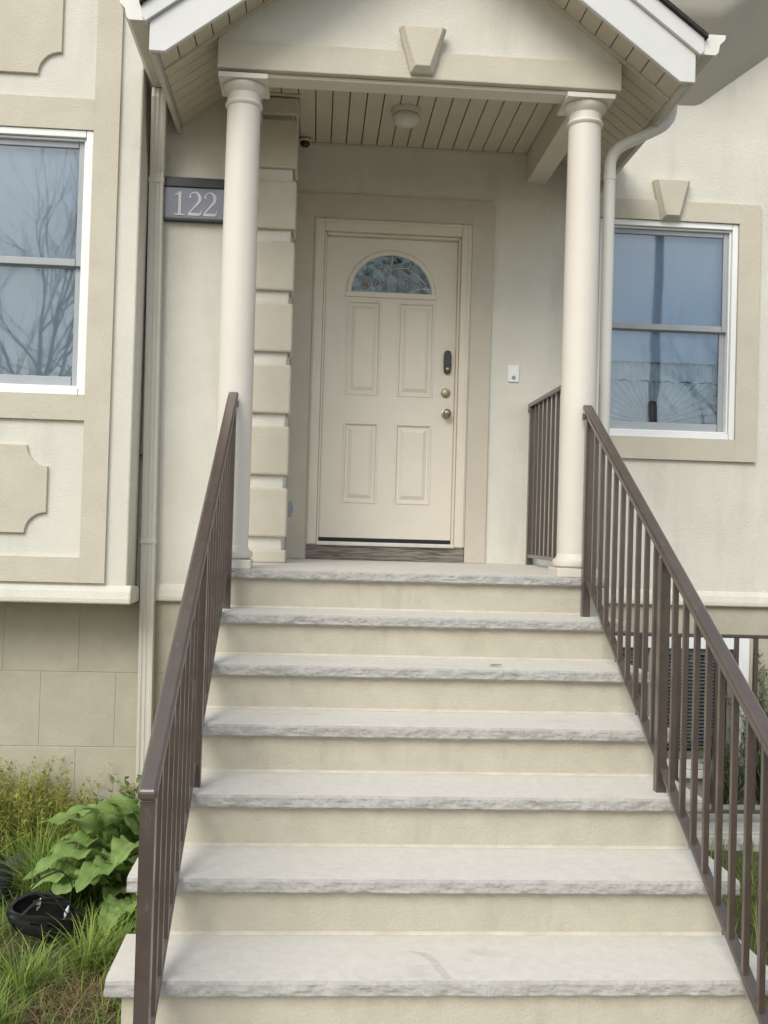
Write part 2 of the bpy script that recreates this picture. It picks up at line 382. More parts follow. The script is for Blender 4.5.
# bay trim frame (raised stucco bands)
def bands(name, rects, y, d, mat, bevel=.006):
    mb = MB()
    for r in rects: mb.box(r[0], r[1], y-d, y+.01, r[2], r[3])
    return mb.build(name, mat, house, bevel=bevel, seg=2)
L0, L1 = BW[0]-.138, BW[1]+.138
bands('trim_band', [(BW[1], L1, 1.487, 5.9), (L0, BW[0], 1.487, 5.9),
                    (BW[0]-.0005, BW[1]+.0005, BW[3], 4.163), (BW[0]-.0005, BW[1]+.0005, 2.38, BW[2]), (BW[0]-.0005, BW[1]+.0005, 1.487, 1.625)], YB, .022, M['trim'], 0)
def notched(x0, x1, z0, z1, r):
    p = []
    for cx, cz, a0 in ((x1, z0, PI), (x1, z1, -PI/2), (x0, z1, 0), (x0, z0, PI/2)):
        st = []
        for k in range(9):
            t = a0 - (PI/2)*k/8
            st.append((cx + r*math.cos(t), cz + r*math.sin(t)))
        p += st
    return p
for z0, z1, r in ((1.752, 2.238, .115), (4.292, 5.30, .125)):
    MB().prism(notched(-2.548, -1.962, z0, z1, r), 'y', YB-.02, YB+.005).build('wall_panel', M['trim'], house, bevel=.004, seg=2, angle=50)

# right window surround with keystone
bands('window_surround', [(RW[0]-.14, RW[0], 2.356, 4.112), (RW[1], RW[1]+.148, 2.356, 4.112),
                       (RW[0]-.0005, RW[1]+.0005, RW[3], 4.112), (RW[0]-.0005, RW[1]+.0005, 2.356, RW[2])], YD, .028, M['trim'], 0)
def keystone(xc, z0, z1, wb, wt, y, d):
    mb = MB(); b = .022
    p = [(xc-wb/2, z0), (xc+wb/2, z0), (xc+wt/2, z1), (xc-wt/2, z1)]
    q = [(xc-wb/2+b, z0+b*1.2), (xc+wb/2-b, z0+b*1.2), (xc+wt/2-b, z1-b*.3), (xc-wt/2+b, z1-b*.3)]
    i = len(mb.v)
    mb.v += [(a, y, c) for a, c in p] + [(a, y-d*.45, c) for a, c in p] + [(a, y-d, c) for a, c in q]
    for l in (0, 4):
        for k in range(4): k2 = (k+1) % 4; mb.f.append((l+k, l+k2, l+4+k2, l+4+k))
    mb.f += [(8,9,10,11), (3,2,1,0)]
    return mb.build('keystone', M['trim'], house, bevel=.004)
keystone(1.857, 3.975, 4.247, .135, .255, YD-.0, .075)

# windows
def sash_window(R, y, blinds=None):
    x0, x1, z0, z1 = R; zm = 3.262
    fr = MB(); t = .042; e = .0006
    yo, yi = y-.012, y+.10
    for (a, b, c, d) in ((x0, x0+t, z0, z1), (x1-t, x1, z0, z1), (x0+t+e, x1-t-e, z1-t, z1), (x0+t+e, x1-t-e, z0, z0+t)):
        fr.box(a+.002, b-.002 if b == x1 else b, yo, yi, c+.002, d-.002)
    # inner lip
    s = .012
    for (a, b, c, d) in ((x0+t+e, x0+t+s, z0+t, z1-t), (x1-t-s, x1-t-e, z0+t, z1-t), (x0+t+s+e, x1-t-s-e, z1-t-s, z1-t-e), (x0+t+s+e, x1-t-s-e, z0+t+e, z0+t+s)):
        fr.box(a, b, y+.008, yi-.01, c, d)
    w = fr.build('window', M['white'], house, bevel=.003)
    a, b = x0+t+s, x1-t-s
    up_ = MB(); st = .034
    zt, zb = z1-t-s, z0+t+s
    for q in ((a, a+st, zm-.02, zt), (b-st, b, zm-.02, zt), (a+st+e, b-st-e, zt-st, zt), (a+st+e, b-st-e, zm-.02, zm+.022)):
        up_.box(q[0]+.001, q[1]-.001, y+.028, y+.052, q[2]+.001, q[3]-.001)
    up_.build('upper_sash', M['sash'], w, bevel=.003)
    lo = MB()
    for q in ((a, a+st+.006, zb, zm+.012), (b-st-.006, b, zb, zm+.012), (a+st+.007, b-st-.007, zm-.026, zm+.012), (a+st+.007, b-st-.007, zb, zb+.058)):
        lo.box(q[0]+.001, q[1]-.001, y+.056, y+.082, q[2]+.001, q[3]-.001)
    lo.build('lower_sash', M['sash'], w, bevel=.003)
    MB().box(a+st-.004, b-st+.004, y+.039, y+.042, zm+.016, zt-st+.004).build('pane', M['glass'], w)
    MB().box(a+st+.002, b-st-.002, y+.067, y+.070, zb+.054, zm-.022).build('pane', M['glass'], w)
    # room behind the glass
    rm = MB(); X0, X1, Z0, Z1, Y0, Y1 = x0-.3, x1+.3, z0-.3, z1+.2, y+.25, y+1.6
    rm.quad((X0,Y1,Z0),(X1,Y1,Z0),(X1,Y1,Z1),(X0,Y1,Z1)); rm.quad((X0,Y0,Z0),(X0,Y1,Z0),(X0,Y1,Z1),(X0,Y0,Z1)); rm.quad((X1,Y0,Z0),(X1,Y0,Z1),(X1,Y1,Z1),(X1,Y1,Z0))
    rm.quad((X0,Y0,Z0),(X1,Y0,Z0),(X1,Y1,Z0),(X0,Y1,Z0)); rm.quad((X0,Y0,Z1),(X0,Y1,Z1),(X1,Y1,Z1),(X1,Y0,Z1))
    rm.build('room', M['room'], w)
    return w
wr = sash_window(RW, YD); wl = sash_window(BW, YB)
def pane_brightener(R, y, z0, w_, m_):  # added panel close behind the glass, brightens the panes and softens reflections
    mb = MB(); n_ = 90
    for i in range(n_+1):
        x = R[0]+.03+(R[1]-R[0]-.06)*i/n_
        for z in (z0, R[3]-.03): mb.v.append((x, y+.10+.0008*math.sin(i*.7), z))
    for i in range(n_): mb.f.append((2*i, 2*i+2, 2*i+3, 2*i+1))
    mb.build('pane_brightener', m_, w_, smooth=True)
pane_brightener(RW, YD, RW[2]+.53, wr, M['pane_brightener']); pane_brightener(BW, YB, BW[2]+.04, wl, M['pane_brightener_pale'])
# fan pleated net curtain inside the right window
cu = MB(); cx, cz = 1.81, RW[2]+.10; na, nr = 160, 8
for i in range(na+1):
    th = PI*i/na
    for j in range(nr+1):
        rr = .03 + .97*j/nr
        ex = min(.46/max(abs(math.cos(th)), 1e-3), .30/max(math.sin(th), 1e-3))
        d = rr*ex
        cu.v.append((cx + d*math.cos(th), YD+.135 + .018*rr*math.sin(th*46) , cz + d*math.sin(th)))
for i in range(na):
    for j in range(nr):
        a = i*(nr+1)+j; cu.f.append((a, a+nr+1, a+nr+2, a+1))
cu.build('curtain', M['curtain'], wr, smooth=True)
cu = MB()
for i in range(121):
    for j, z in enumerate((cz+.305, cz+.36, cz+.42, cz+.46)):
        cu.v.append((RW[0]+.05+i*.87/120, YD+.13+.012*math.sin(i*.9)+.012*(j % 2), z+.006*math.sin(i*.31+j)))
for i in range(120):
    for j in range(3): a = i*4+j; cu.f.append((a, a+4, a+5, a+1))
cu.build('curtain', M['curtain'], wr, smooth=True)
va = tag(MB().lathe([(.03, RW[2]+.075), (.034, RW[2]+.09), (.034, RW[2]+.235), (.028, RW[2]+.255), (.018, RW[2]+.262)], 1.805, YD+.106, 20).build('vase', M['black'], smooth=40),
   'slim black vase standing inside the right window on the sill', 'vase')
MB().box(RW[0]+.04, RW[1]-.04, YD+.09, YD+.24, RW[2]+.04, RW[2]+.075).build('sill', M['white'], wr)

# basement window with blind, in the right foundation
x0, x1, z0, z1 = BAS
b = MB(); y = YD+.014
for q in ((x0, x0+.07, z0, z1), (x1-.085, x1, z0, z1), (x0+.0705, x1-.0855, z1-.085, z1), (x0+.0705, x1-.0855, z0, z0+.06), (1.80, 1.835, z0+.0605, z1-.0855)):
    b.box(q[0]+.001, q[1]-.001, y-.015, y+.10, q[2]+.001, q[3]-.001)
bwi = b.build('basement_window', M['white'], house, bevel=.004)
sl = MB()
for (a, c) in ((x0+.085, 1.792), (1.845, x1-.10)):
    zz = z1-.10
    while zz > z0+.12:
        sl.hexa([(a, y+.072, zz-.010), (c, y+.072, zz-.010), (c, y+.090, zz), (a, y+.090, zz), (a, y+.072, zz-.0085), (c, y+.072, zz-.0085), (c, y+.090, zz+.0015), (a, y+.090, zz+.0015)])
        zz -= .0245
sl.build('blind', M['blind'], bwi)
MB().box(x0+.07, x1-.085, y+.105, y+.115, z0+.06, z1-.08).build('dark_interior', M['rubber'], bwi)
b2 = MB()
for (a, c) in ((x0+.0715, 1.799), (1.836, x1-.087)):
    for q in ((a, a+.045, z0+.062, z1-.087), (c-.045, c, z0+.062, z1-.087), (a+.0455, c-.0455, z1-.13, z1-.087), (a+.0455, c-.0455, z0+.062, z0+.11)):
        b2.box(q[0], q[1], y+.03, y+.055, q[2], q[3])
b2.build('sash', M['screen'], bwi, bevel=.003)
MB().box(x0+.075, x1-.09, y+.042, y+.045, z0+.08, z1-.10).build('pane', glass('basement_glass', 1.6, (.85,.87,.88)), bwi)
MB().box(x0-.05, x1+.05, y-.055, y-.001, z0-.055, z0-.002).build('sill', M['white'], bwi, bevel=.008)

# quoins on the porch corner
qb = [(4.262, 4.37)] + [(3.949-.364*i-.364, 3.949-.364*i-.075) for i in range(-1, 6)] + [(1.612, 1.765-.075)]
for z0, z1 in qb:
    c = .014; z1 = min(z1, 4.25) if z0 < 4.2 else z1
    mb = MB(); x0, x1, yf, yb = -.985, -.655, YL-.032, YL+.30
    mb.box(x0, x1, yf, YL-.001, z0, z1)
    mb.box(-.6795, x1, YL-.0005, YL+.20, z0, z1)
    weld(mb.build('quoin', M['trim'], house, bevel=.014, seg=2))


# ------------------------------------------------------------------ porch gable and roof
SL = .745
def zu(x): return 4.150 + SL*(1.363-abs(x))      # soffit underside
gb = MB().prism([(-1.06, 4.335), (1.06, 4.335), (1.06, zu(1.06)-.004), (0, zu(0)-.004), (-1.06, zu(1.06)-.004)], 'y', .02, .14)
gb.build('gable_wall', M['stucco'], house)
MB().box(-1.062, 1.068, -.012, .16, ZB, 4.337).build('beam', M['trim'], house, bevel=.006)
MB().box(-1.045, 1.05, .025, .145, ZB-.022, ZB-.001).build('beam_soffit', M['jamb'], house, bevel=.003)
keystone(-.002, 4.208, 4.445, .118, .25, -.008, .065)
for s in (-1, 1):
    MB().box(min(s*.865, s*1.0), max(s*.865, s*1.0), .162, (YD if s > 0 else YL)-.002, ZB, ZC+.03).build('beam', M['jamb'], house, bevel=.004)
# ceiling boards
cb = MB(); x = -.862
while x < .86:
    cb.box(x+.003, min(x+.0985, .862), .162, YD-.001, ZC, ZC+.02); x += .1015
ce = cb.build('porch_ceiling', M['soffit'], house, bevel=.003)
MB().box(-.864, .864, .16, YD-.001, ZC+.021, ZC+.04).build('dark_backing', M['dark_gap'], ce)
mo = MB().box(-.64, .86, YD-.022, YD-.0015, ZC-.012, ZC-.0015).box(-.864, -.6405, YL-.054, YL-.0325, ZC-.012, ZC-.0015)
mo.build('channel_trim', M['soffit'], ce)
roof = MB()
th = .20
rz = lambda x: 4.126 + SL*(1.287-abs(x)) + .205 + .100
roof.prism([(-1.41, rz(1.41)), (0, rz(0)), (1.41, rz(1.41)), (1.41, rz(1.41)+.020), (0, rz(0)+.022), (-1.41, rz(1.41)+.020)], 'y', -.335, YD-.001)
ro = roof.build('porch_roof', M['shingle'], house)
YF = -.29
for s in (-1, 1):
    # eave soffit boards (run up the slope) and rake soffit boards (run back)
    eb = MB(); yend = (YD if s > 0 else YL) - .002
    yy = .022
    while yy < yend:
        y2 = min(yy+.0955, yend); xa, xb = s*1.334, s*1.069
        if y2-yy > .02:
            eb.hexa([(xa, yy, zu(xa)), (xb, yy, zu(xb)), (xb, y2, zu(xb)), (xa, y2, zu(xa)), (xa, yy, zu(xa)+.012), (xb, yy, zu(xb)+.012), (xb, y2, zu(xb)+.012), (xa, y2, zu(xa)+.012)])
        yy += .1015
    eb.build('eave_soffit', M['soffit'], ro, bevel=.003)
    rb = MB(); d = 1.334
    while d > 0.0:
        xa, xb = s*d, s*max(d-.078, 0)
        rb.hexa([(xa, YF+.03, zu(xa)), (xb, YF+.03, zu(xb)), (xb, .0, zu(xb)), (xa, .0, zu(xa)), (xa, YF+.03, zu(xa)+.012), (xb, YF+.03, zu(xb)+.012), (xb, .0, zu(xb)+.012), (xa, .0, zu(xa)+.012)])
        d -= .0835
    rb.build('rake_soffit', M['soffit'], ro, bevel=.003)
    # joint trim between the two, over the gable face
    fz = MB(); xa, xb = s*1.334, 0
    fz.hexa([(xa, .0005, zu(xa)-.018), (xb, .0005, zu(xb)-.018), (xb, .0195, zu(xb)-.018), (xa, .0195, zu(xa)-.018), (xa, .0005, zu(xa)+.01), (xb, .0005, zu(xb)+.01), (xb, .0195, zu(xb)+.01), (xa, .0195, zu(xa)+.01)])
    fz.build('frieze_strip', M['soffit'], ro, bevel=.003)
    bk = MB(); xa, xb = s*1.36, 0
    bk.hexa([(xa, YF+.03, zu(xa)+.0125), (xb, YF+.03, zu(xb)+.0125), (xb, yend, zu(xb)+.0125), (xa, yend, zu(xa)+.0125), (xa, YF+.03, zu(xa)+.03), (xb, YF+.03, zu(xb)+.03), (xb, yend, zu(xb)+.03), (xa, yend, zu(xa)+.03)])
    bk.build('dark_backing', M['dark_gap'], ro)
    # rake fascia board, cut plumb and level at its tail
    zb = lambda x: 4.126 + SL*(1.287-abs(x))
    tp = .205
    p = [(s*1.364, 4.128), (s*1.287, 4.128), (0, zb(0)), (0, zb(0)+tp), (s*1.364, zb(1.364)+tp)]
    if s < 0: p = p[::-1]
    MB().prism(p, 'y', YF, YF+.028).build('fascia', M['alum'], ro, bevel=.004)
    zt = lambda x: zb(x)+tp
    p = [(s*1.382, zt(1.382)+.001), (0, zt(0)+.001), (0, zt(0)+.098), (s*1.398, zt(1.398)+.098), (s*1.398, zt(1.382)+.02)]
    if s < 0: p = p[::-1]
    MB().prism(p, 'y', YF-.022, YF+.028).build('drip_edge', M['alum'], ro, bevel=.003)
    # eave fascia (runs back to the wall) and gutter
    xa, xb = sorted((s*1.336, s*1.363))
    MB().box(xa, xb, YF+.03, yend, 4.124, 4.33).build('eave_fascia', M['gutter'], ro, bevel=.003)
    gp = [(1.366, 4.272), (1.462, 4.272), (1.475, 4.285), (1.482, 4.325), (1.508, 4.352), (1.510, 4.372), (1.500, 4.372), (1.498, 4.356), (1.474, 4.330), (1.466, 4.290), (1.376, 4.282), (1.376, 4.372), (1.366, 4.372)]
    gp = [(s*a, c) for a, c in gp]
    if s < 0: gp = gp[::-1]
    gu = MB().prism(gp, 'y', YF-.002, yend).build('gutter', M['gutter'], house, bevel=.0015)
    cp = [(1.365, 4.270), (1.463, 4.270), (1.477, 4.284), (1.484, 4.324), (1.510, 4.351), (1.513, 4.374), (1.365, 4.374)]
    cp = [(s*a, c) for a, c in cp]
    if s < 0: cp = cp[::-1]
    MB().prism(cp, 'y', YF-.008, YF-.0025).build('end_cap', M['gutter_w'], gu)
# downspouts
dl = MB()
def rect_pipe(mb, pts, wx, wy):
    pts = [Vector(p) for p in pts]; rings = []
    for p in pts:
        b = len(mb.v)
        # ribbed rectangular section
        sec = []
        for (ax, ay) in ((-.5,-.5),(-.28,-.5),(-.22,-.42),(-.06,-.42),(0,-.5),(.06,-.42),(.22,-.42),(.28,-.5),(.5,-.5),(.5,.5),(-.5,.5)): sec.append((ax, ay))
        for ax, ay in sec: mb.v.append((p.x+ax*wx, p.y+ay*wy, p.z))
        rings.append(b)
    n = 11
    for a, b in zip(rings, rings[1:]):
        for j in range(n): j2 = (j+1) % n; mb.f.append((a+j, a+j2, b+j2, b+j))
    mb.f.append(tuple(rings[0]+j for j in range(n))); mb.f.append(tuple(rings[-1]+j for j in reversed(range(n))))
rect_pipe(dl, [(-1.43, .50, 4.27), (-1.432, .50, 4.22), (-1.464, .712, 3.86), (-1.467, .716, 3.80), (-1.428, .716, .06)], .082, .07)
dso = dl.build('downspout', M['spout'], house, bevel=.003)
for z, xs_ in ((3.82, -.0215), (1.72, 0)): MB().box(-1.491+xs_, -1.399+xs_, .678, .7665, z-.014, z+.014).build('pipe_strap', M['spout'], dso, bevel=.004)
def arc_pts(seq, r=.10, n=6):
    P = [Vector(p) for p in seq]; o = [P[0]]
    for i in range(1, len(P)-1):
        a, b, c = P[i-1], P[i], P[i+1]; d1 = (a-b).normalized(); d2 = (c-b).normalized()
        s_, e_ = b+d1*r, b+d2*r
        for k in range(n+1):
            t = k/n; o.append(s_*(1-t)**2 + b*2*t*(1-t) + e_*t*t)
    return o+[P[-1]]
dr = MB().tube(arc_pts([(1.448, .30, 4.275), (1.448, .30, 4.165), (1.103, .30, 3.985), (1.103, .30, .06)], .085), .0325, 14)
dro = dr.build('downspout', M['spout_r'], house, smooth=40)
MB().tube([(1.103, .30, 3.852), (1.103, .30, 3.818)], .0355, 14).build('pipe_collar', M['spout_r'], dro, smooth=40)

# coved overhang of the upper storey on the right
cv = MB(); prof = []
for k in range(9):
    t = k/8; prof.append((YD-.001-.42*t, .46*t))
segs = [(0.98, 4.78), (1.6, 4.78), (1.9, 4.78), (2.02, 4.784), (2.06, 4.80), (2.10, 4.83), (2.35, 5.02), (2.55, 5.17), (4.6, 6.66)]
rows = []
for (x, z) in segs:
    rows.append([(x, yy, z+dz) for yy, dz in prof] + [(x, prof[-1][0], z+.9), (x, YD-.001, z+.9)])
i0 = 0; m = len(rows[0])
for r_ in rows: cv.v += r_
for i in range(len(rows)-1):
    for j in range(m):
        j2 = (j+1) % m; cv.f.append((i*m+j, i*m+j2, (i+1)*m+j2, (i+1)*m+j))
cv.f.append(tuple(range(m))); cv.f.append(tuple((len(rows)-1)*m+j for j in reversed(range(m))))
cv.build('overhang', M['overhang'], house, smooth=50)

# columns
def column(xc):
    yc = .108
    prof = [(.0905, 1.716), (.0935, 1.80), (.0935, 2.4), (.0915, 3.2), (.088, 3.9), (.087, 4.03)]
    c = MB().lathe(prof, xc, yc, 48).build('column', M['column'], house, smooth=30)
    bs = MB().lathe([(.100, 1.651), (.113, 1.660), (.117, 1.675), (.113, 1.692), (.100, 1.698), (.098, 1.706), (.094, 1.714), (.091, 1.725)], xc, yc, 48)
    bs.build('base', M['column'], c, smooth=30)
    MB().box(xc-.114, xc+.114, yc-.104, yc+.114, H-.002, 1.650).build('plinth', M['column'], c, bevel=.005)
    cap = MB().lathe([(.087, 4.025), (.096, 4.032), (.099, 4.040), (.096, 4.048), (.089, 4.054), (.088, 4.092), (.096, 4.100), (.109, 4.114), (.115, 4.130), (.113, 4.140)], xc, yc, 48)
    cap.build('capital', M['column'], c, smooth=35)
    ab = MB().box(xc-.127, xc+.127, yc-.128, yc+.127, 4.141, ZB-.024 if False else 4.166)
    ab.box(xc-.120, xc+.120, yc-.120, yc+.120, 4.1665, ZB-.0235 if False else 4.1672)
    ab.build('abacus', M['column'], c, bevel=.005)
    return c
column(-.927); column(.905)

# ------------------------------------------------------------------ front door
def rel(*a): return a
fr = MB(); y0 = YD
# outer surround (stucco band)
bands('door_surround', [(-.678, -.548, H+.02, 4.046), (.509, .648, H+.02, 4.046), (-.5475, .5085, 3.886, 4.046)], YD, .022, M['door_trim'], 0)
for (a, b_, c, d) in ((-.546, -.478, H+.118, 3.884), (.439, .507, H+.118, 3.884), (-.4775, .4385, 3.800, 3.884)):
    fr.box(a, b_, YD-.030, YD+.11, c, d)
# stepped inner stop
for (a, b_, c, d) in ((-.4775, -.462, H+.118, 3.7995), (.4225, .4385, H+.118, 3.7995), (-.4615, .422, 3.783, 3.7995)):
    fr.box(a, b_, YD+.000, YD+.10, c, d)
dfm = fr.build('door_frame', M['jamb'], house, bevel=.006)
bead = MB()
for (a, b_, c, d) in ((-.535, -.520, H+.12, 3.872), (.481, .496, H+.12, 3.872), (-.5195, .4805, 3.857, 3.872)):
    bead.box(a, b_, YD-.040, YD-.0305, c, d)
bead.build('moulding', M['jamb'], dfm, bevel=.004)
MB().box(-.542, .505, YD-.030, YD+.10, H+.018, H+.112).build('threshold_board', M['wood'], house, bevel=.004)
MB().box(-.478, .439, YD-.045, YD+.10, H+.1125, H+.138).build('threshold', M['sill'], house, bevel=.006)
# door leaf with four raised panels
DX0, DX1, DZ0, DZ1 = -.4605, .4210, 1.768, 3.7815
yd = YD+.045
pans = [(-.317, -.082, 2.722, 3.360), (.030, .277, 2.722, 3.360), (-.317, -.082, 2.000, 2.542), (.030, .277, 2.000, 2.542)]
dm = MB()
xs = [DX0, -.317, -.082, .030, .277, DX1]; zs = [DZ0, 2.000, 2.542, 2.722, 3.360, DZ1]
for i in range(5):
    for j in range(5):
        if i in (1, 3) and j in (1, 3): continue
        dm.quad((xs[i],yd,zs[j]),(xs[i+1],yd,zs[j]),(xs[i+1],yd,zs[j+1]),(xs[i],yd,zs[j+1]))
for (a, b_, c, d) in pans:
    levels = [(0, 0), (.003, -.005), (.012, -.005), (.020, .010), (.034, .010), (.058, -.003)]
    prev = None
    for ins, dep in levels:
        ring = [(a+ins, yd+dep, c+ins), (b_-ins, yd+dep, c+ins), (b_-ins, yd+dep, d-ins), (a+ins, yd+dep, d-ins)]
        if prev:
            for k in range(4): k2 = (k+1) % 4; dm.quad(prev[k], prev[k2], ring[k2], ring[k])
        prev = ring
    dm.quad(*prev)
dm.quad((DX0,yd,DZ0),(DX0,yd,DZ1),(DX0,yd+.045,DZ1),(DX0,yd+.045,DZ0)); dm.quad((DX1,yd,DZ0),(DX1,yd+.045,DZ0),(DX1,yd+.045,DZ1),(DX1,yd,DZ1))
dm.quad((DX0,yd,DZ1),(DX1,yd,DZ1),(DX1,yd+.045,DZ1),(DX0,yd+.045,DZ1)); dm.quad((DX0,yd,DZ0),(DX0,yd+.045,DZ0),(DX1,yd+.045,DZ0),(DX1,yd,DZ0))
dm.quad((DX0,yd+.045,DZ0),(DX0,yd+.045,DZ1),(DX1,yd+.045,DZ1),(DX1,yd+.045,DZ0))
door = weld(dm.build('front_door', M['door'], house))
MB().box(DX0, DX1, yd+.002, yd+.04, DZ0-.024, DZ0-.001).build('sweep', M['rubber'], door)
MB().box(-.49, .45, yd+.060, yd+.07, 1.72, 3.80).build('dark_interior', M['rubber'], door)
# fanlight
FX, FZ, FA, FB = -.022, 3.418, .266, .250
def half(a, b_, n=40): return [(FX + a*math.cos(PI*k/n), FZ + b_*math.sin(PI*k/n)) for k in range(n+1)]
gl = MB().prism([(FX-FA, FZ)] + half(FA, FB)[::-1][1:] , 'y', yd-.004, yd+.001)
gl.build('fanlight', M['fanglass'], door)
ff = MB()
def ring_strip(mb, inner, outer, ylo, yin):
    n = len(inner); b = len(mb.v)
    for (xi, zi), (xo, zo) in zip(inner, outer):
        xm, zm_ = (xi+xo)/2, (zi+zo)/2
        mb.v += [(xi, yd-.003, zi), (xi*.85+xo*.15, yd-ylo, zi*.85+zo*.15), (xm*.6+xo*.4, yd-yin, zm_*.6+zo*.4), (xo, yd+.0005, zo)]
    for k in range(n-1):
        for j in range(3):
            mb.f.append((b+k*4+j, b+k*4+j+1, b+k*4+5+j, b+k*4+4+j))
inn = half(FA, FB); outr = half(FA+.040, FB+.040)
inn = [(FX+FA, FZ-.0)] + inn + [(FX-FA, FZ-.0)]
ring_strip(ff, half(FA, FB), [(FX+(FA+.040)*math.cos(PI*k/40), FZ+(FB+.040)*math.sin(PI*k/40)) for k in range(41)], .014, .012)
ff.box(FX-FA-.040, FX+FA+.040, yd-.013, yd+.0005, FZ-.036, FZ-.0005)
ff.build('fanlight_frame', M['door'], door, bevel=.003, angle=60)
ca = MB(); yy = yd-.007
for s in (-1, 1):
    ca.tube([(FX+s*.02, yy, FZ+.005), (FX+s*.03, yy, FZ+.10), (FX+s*.005, yy, FZ+.18), (FX, yy, FZ+.245)], .0028, 6)
    for c0, c1, rr in ((.085, .055, .045), (.165, .045, .036)):
        ca.tube([(FX+s*(c0+rr*(1-k/26)*math.cos(k*.5)), yy, FZ+c1+rr*(1-k/26)*math.sin(k*.5)) for k in range(22)], .0026, 5)
    ca.tube([(FX+s*.02, yy, FZ+.16), (FX+s*.10, yy, FZ+.17), (FX+s*.17, yy, FZ+.125), (FX+s*.235, yy, FZ+.06)], .0026, 5)
    ca.tube([(FX+s*.11, yy, FZ+.17), (FX+s*.13, yy, FZ+.205)], .0026, 5)
    ca.tube([(FX+s*.12, yy, FZ+.004), (FX+s*.2, yy, FZ+.035), (FX+s*.255, yy, FZ+.03)], .0026, 5)
ca.build('lead_came', M['lead'], door)
# lock hardware
kp = MB()
pts = []
for k in range(20):
    t = 2*PI*k/20; pts.append((.369+.026*math.copysign(abs(math.cos(t))**.5, math.cos(t)), 2.965+.078*math.copysign(abs(math.sin(t))**.6, math.sin(t))))
kp.prism(pts, 'y', yd-.026, yd+.001)
ko = kp.build('keypad_lock', M['black'], door, bevel=.006, angle=50)
MB().lathe([(.011, .026), (.011, .031), (.007, .033)], .371, yd, 16, 'y', 2.916).build('key_cylinder', M['brass'], ko, smooth=40)
MB().lathe([(.031, -.001), (.031, .008), (.026, .014), (.014, .016), (.014, .022), (.010, .023)], .364, yd, 24, 'y', 2.757).build('deadbolt', M['brass'], door, smooth=35)
MB().lathe([(.032, -.001), (.032, .007), (.016, .012), (.012, .026), (.016, .034), (.026, .044), (.029, .055), (.024, .066), (.012, .071)], .371, yd, 24, 'y', 2.617).build('door_knob', M['brass'], door, smooth=50)
MB().box(.4195, .427, yd-.004, yd+.002, 3.05, 3.20).build('strike_plate', M['sill'], door)

# ------------------------------------------------------------------ small fittings (things of their own)
pl = thing('porch_light', 'round flush porch light with opal glass on the board ceiling', 'ceiling light', (-.006, .86, ZC))
MB().lathe([(.076, ZC-.034), (.088, ZC-.030), (.092, ZC-.016), (.092, ZC-.001)], -.006, .86, 32).build('base_ring', M['jamb'], pl, smooth=35)
MB().lathe([(.012, ZC-.105), (.045, ZC-.100), (.072, ZC-.085), (.085, ZC-.062), (.084, ZC-.042), (.076, ZC-.0345)], -.006, .86, 32).build('glass_shade', M['opal'], pl, smooth=True)
dc = thing('security_camera', 'small dark dome camera under the ceiling beside the quoined corner', 'security camera', (-.625, 1.40, ZC))
MB().lathe([(.034, ZC-.026), (.040, ZC-.022), (.042, ZC-.0125)], -.625, 1.40, 24).build('mount', M['soffit'], dc, smooth=40)
MB().lathe([(.006, ZC-.060), (.020, ZC-.056), (.030, ZC-.044), (.033, ZC-.0265)], -.625, 1.40, 24).build('dome', M['black'], dc, smooth=True)
db = thing('doorbell', 'small white doorbell plate on the wall right of the front door', 'doorbell', (.812, YD, 2.90))
MB().box(.774, .850, YD-.012, YD-.0005, 2.843, 2.955).build('plate', M['white'], db, bevel=.004)
MB().lathe([(.012, .0125), (.012, .019), (.008, .021)], .812, YD, 16, 'y', 2.872).build('button', M['grey'], db, smooth=40)
ob = thing('outlet_box', 'small grey weatherproof box low on the corner left of the door', 'outlet box', (-.655, 1.2, 1.94))
MB().box(-.6795, -.636, 1.14, 1.22, 1.89, 1.99).build('cover', M['grey'], ob, bevel=.006)
MB().box(-.6355, -.628, 1.155, 1.205, 1.915, 1.965).build('flap', M['grey'], ob, bevel=.003)

# house number sign
sg = thing('house_number_sign', 'dark framed sign with pale numerals 122 on the wall behind left column', 'sign', (-1.236, YL, 3.73))
SX0, SX1, SZ0, SZ1 = -1.446, -1.046, 3.603, 3.858
f = MB(); ys = YL-.045
for q in ((SX0, SX0+.014, SZ0, SZ1-.057), (SX1-.014, SX1, SZ0, SZ1-.057), (SX0, SX1, SZ1-.056, SZ1), (SX0+.0145, SX1-.0145, SZ0, SZ0+.016)):
    f.box(q[0], q[1], ys, YL-.001, q[2], q[3])
f.build('frame', M['black'], sg, bevel=.003)
MB().box(SX0+.0145, SX1-.0145, ys+.012, YL-.002, SZ0+.0165, SZ1-.0565).build('plate', M['sign_plate'], sg)
def stroke(mb, pts, ws, y0, y1):
    P = [Vector((p[0], 0, p[1])) for p in pts]; L_, R_ = [], []
    for k, p in enumerate(P):
        d = (P[min(k+1, len(P)-1)]-P[max(k-1, 0)]).normalized(); nrm = Vector((-d.z, 0, d.x))
        L_.append(p+nrm*ws[k]/2); R_.append(p-nrm*ws[k]/2)
    for k in range(len(P)-1):
        a, b_, c, d = L_[k], L_[k+1], R_[k+1], R_[k]
        mb.hexa([(a.x,y0,a.z),(d.x,y0,d.z),(c.x,y0,c.z),(b_.x,y0,b_.z),(a.x,y1,a.z),(d.x,y1,d.z),(c.x,y1,c.z),(b_.x,y1,b_.z)])
ZB0, ZH = 3.636, .138
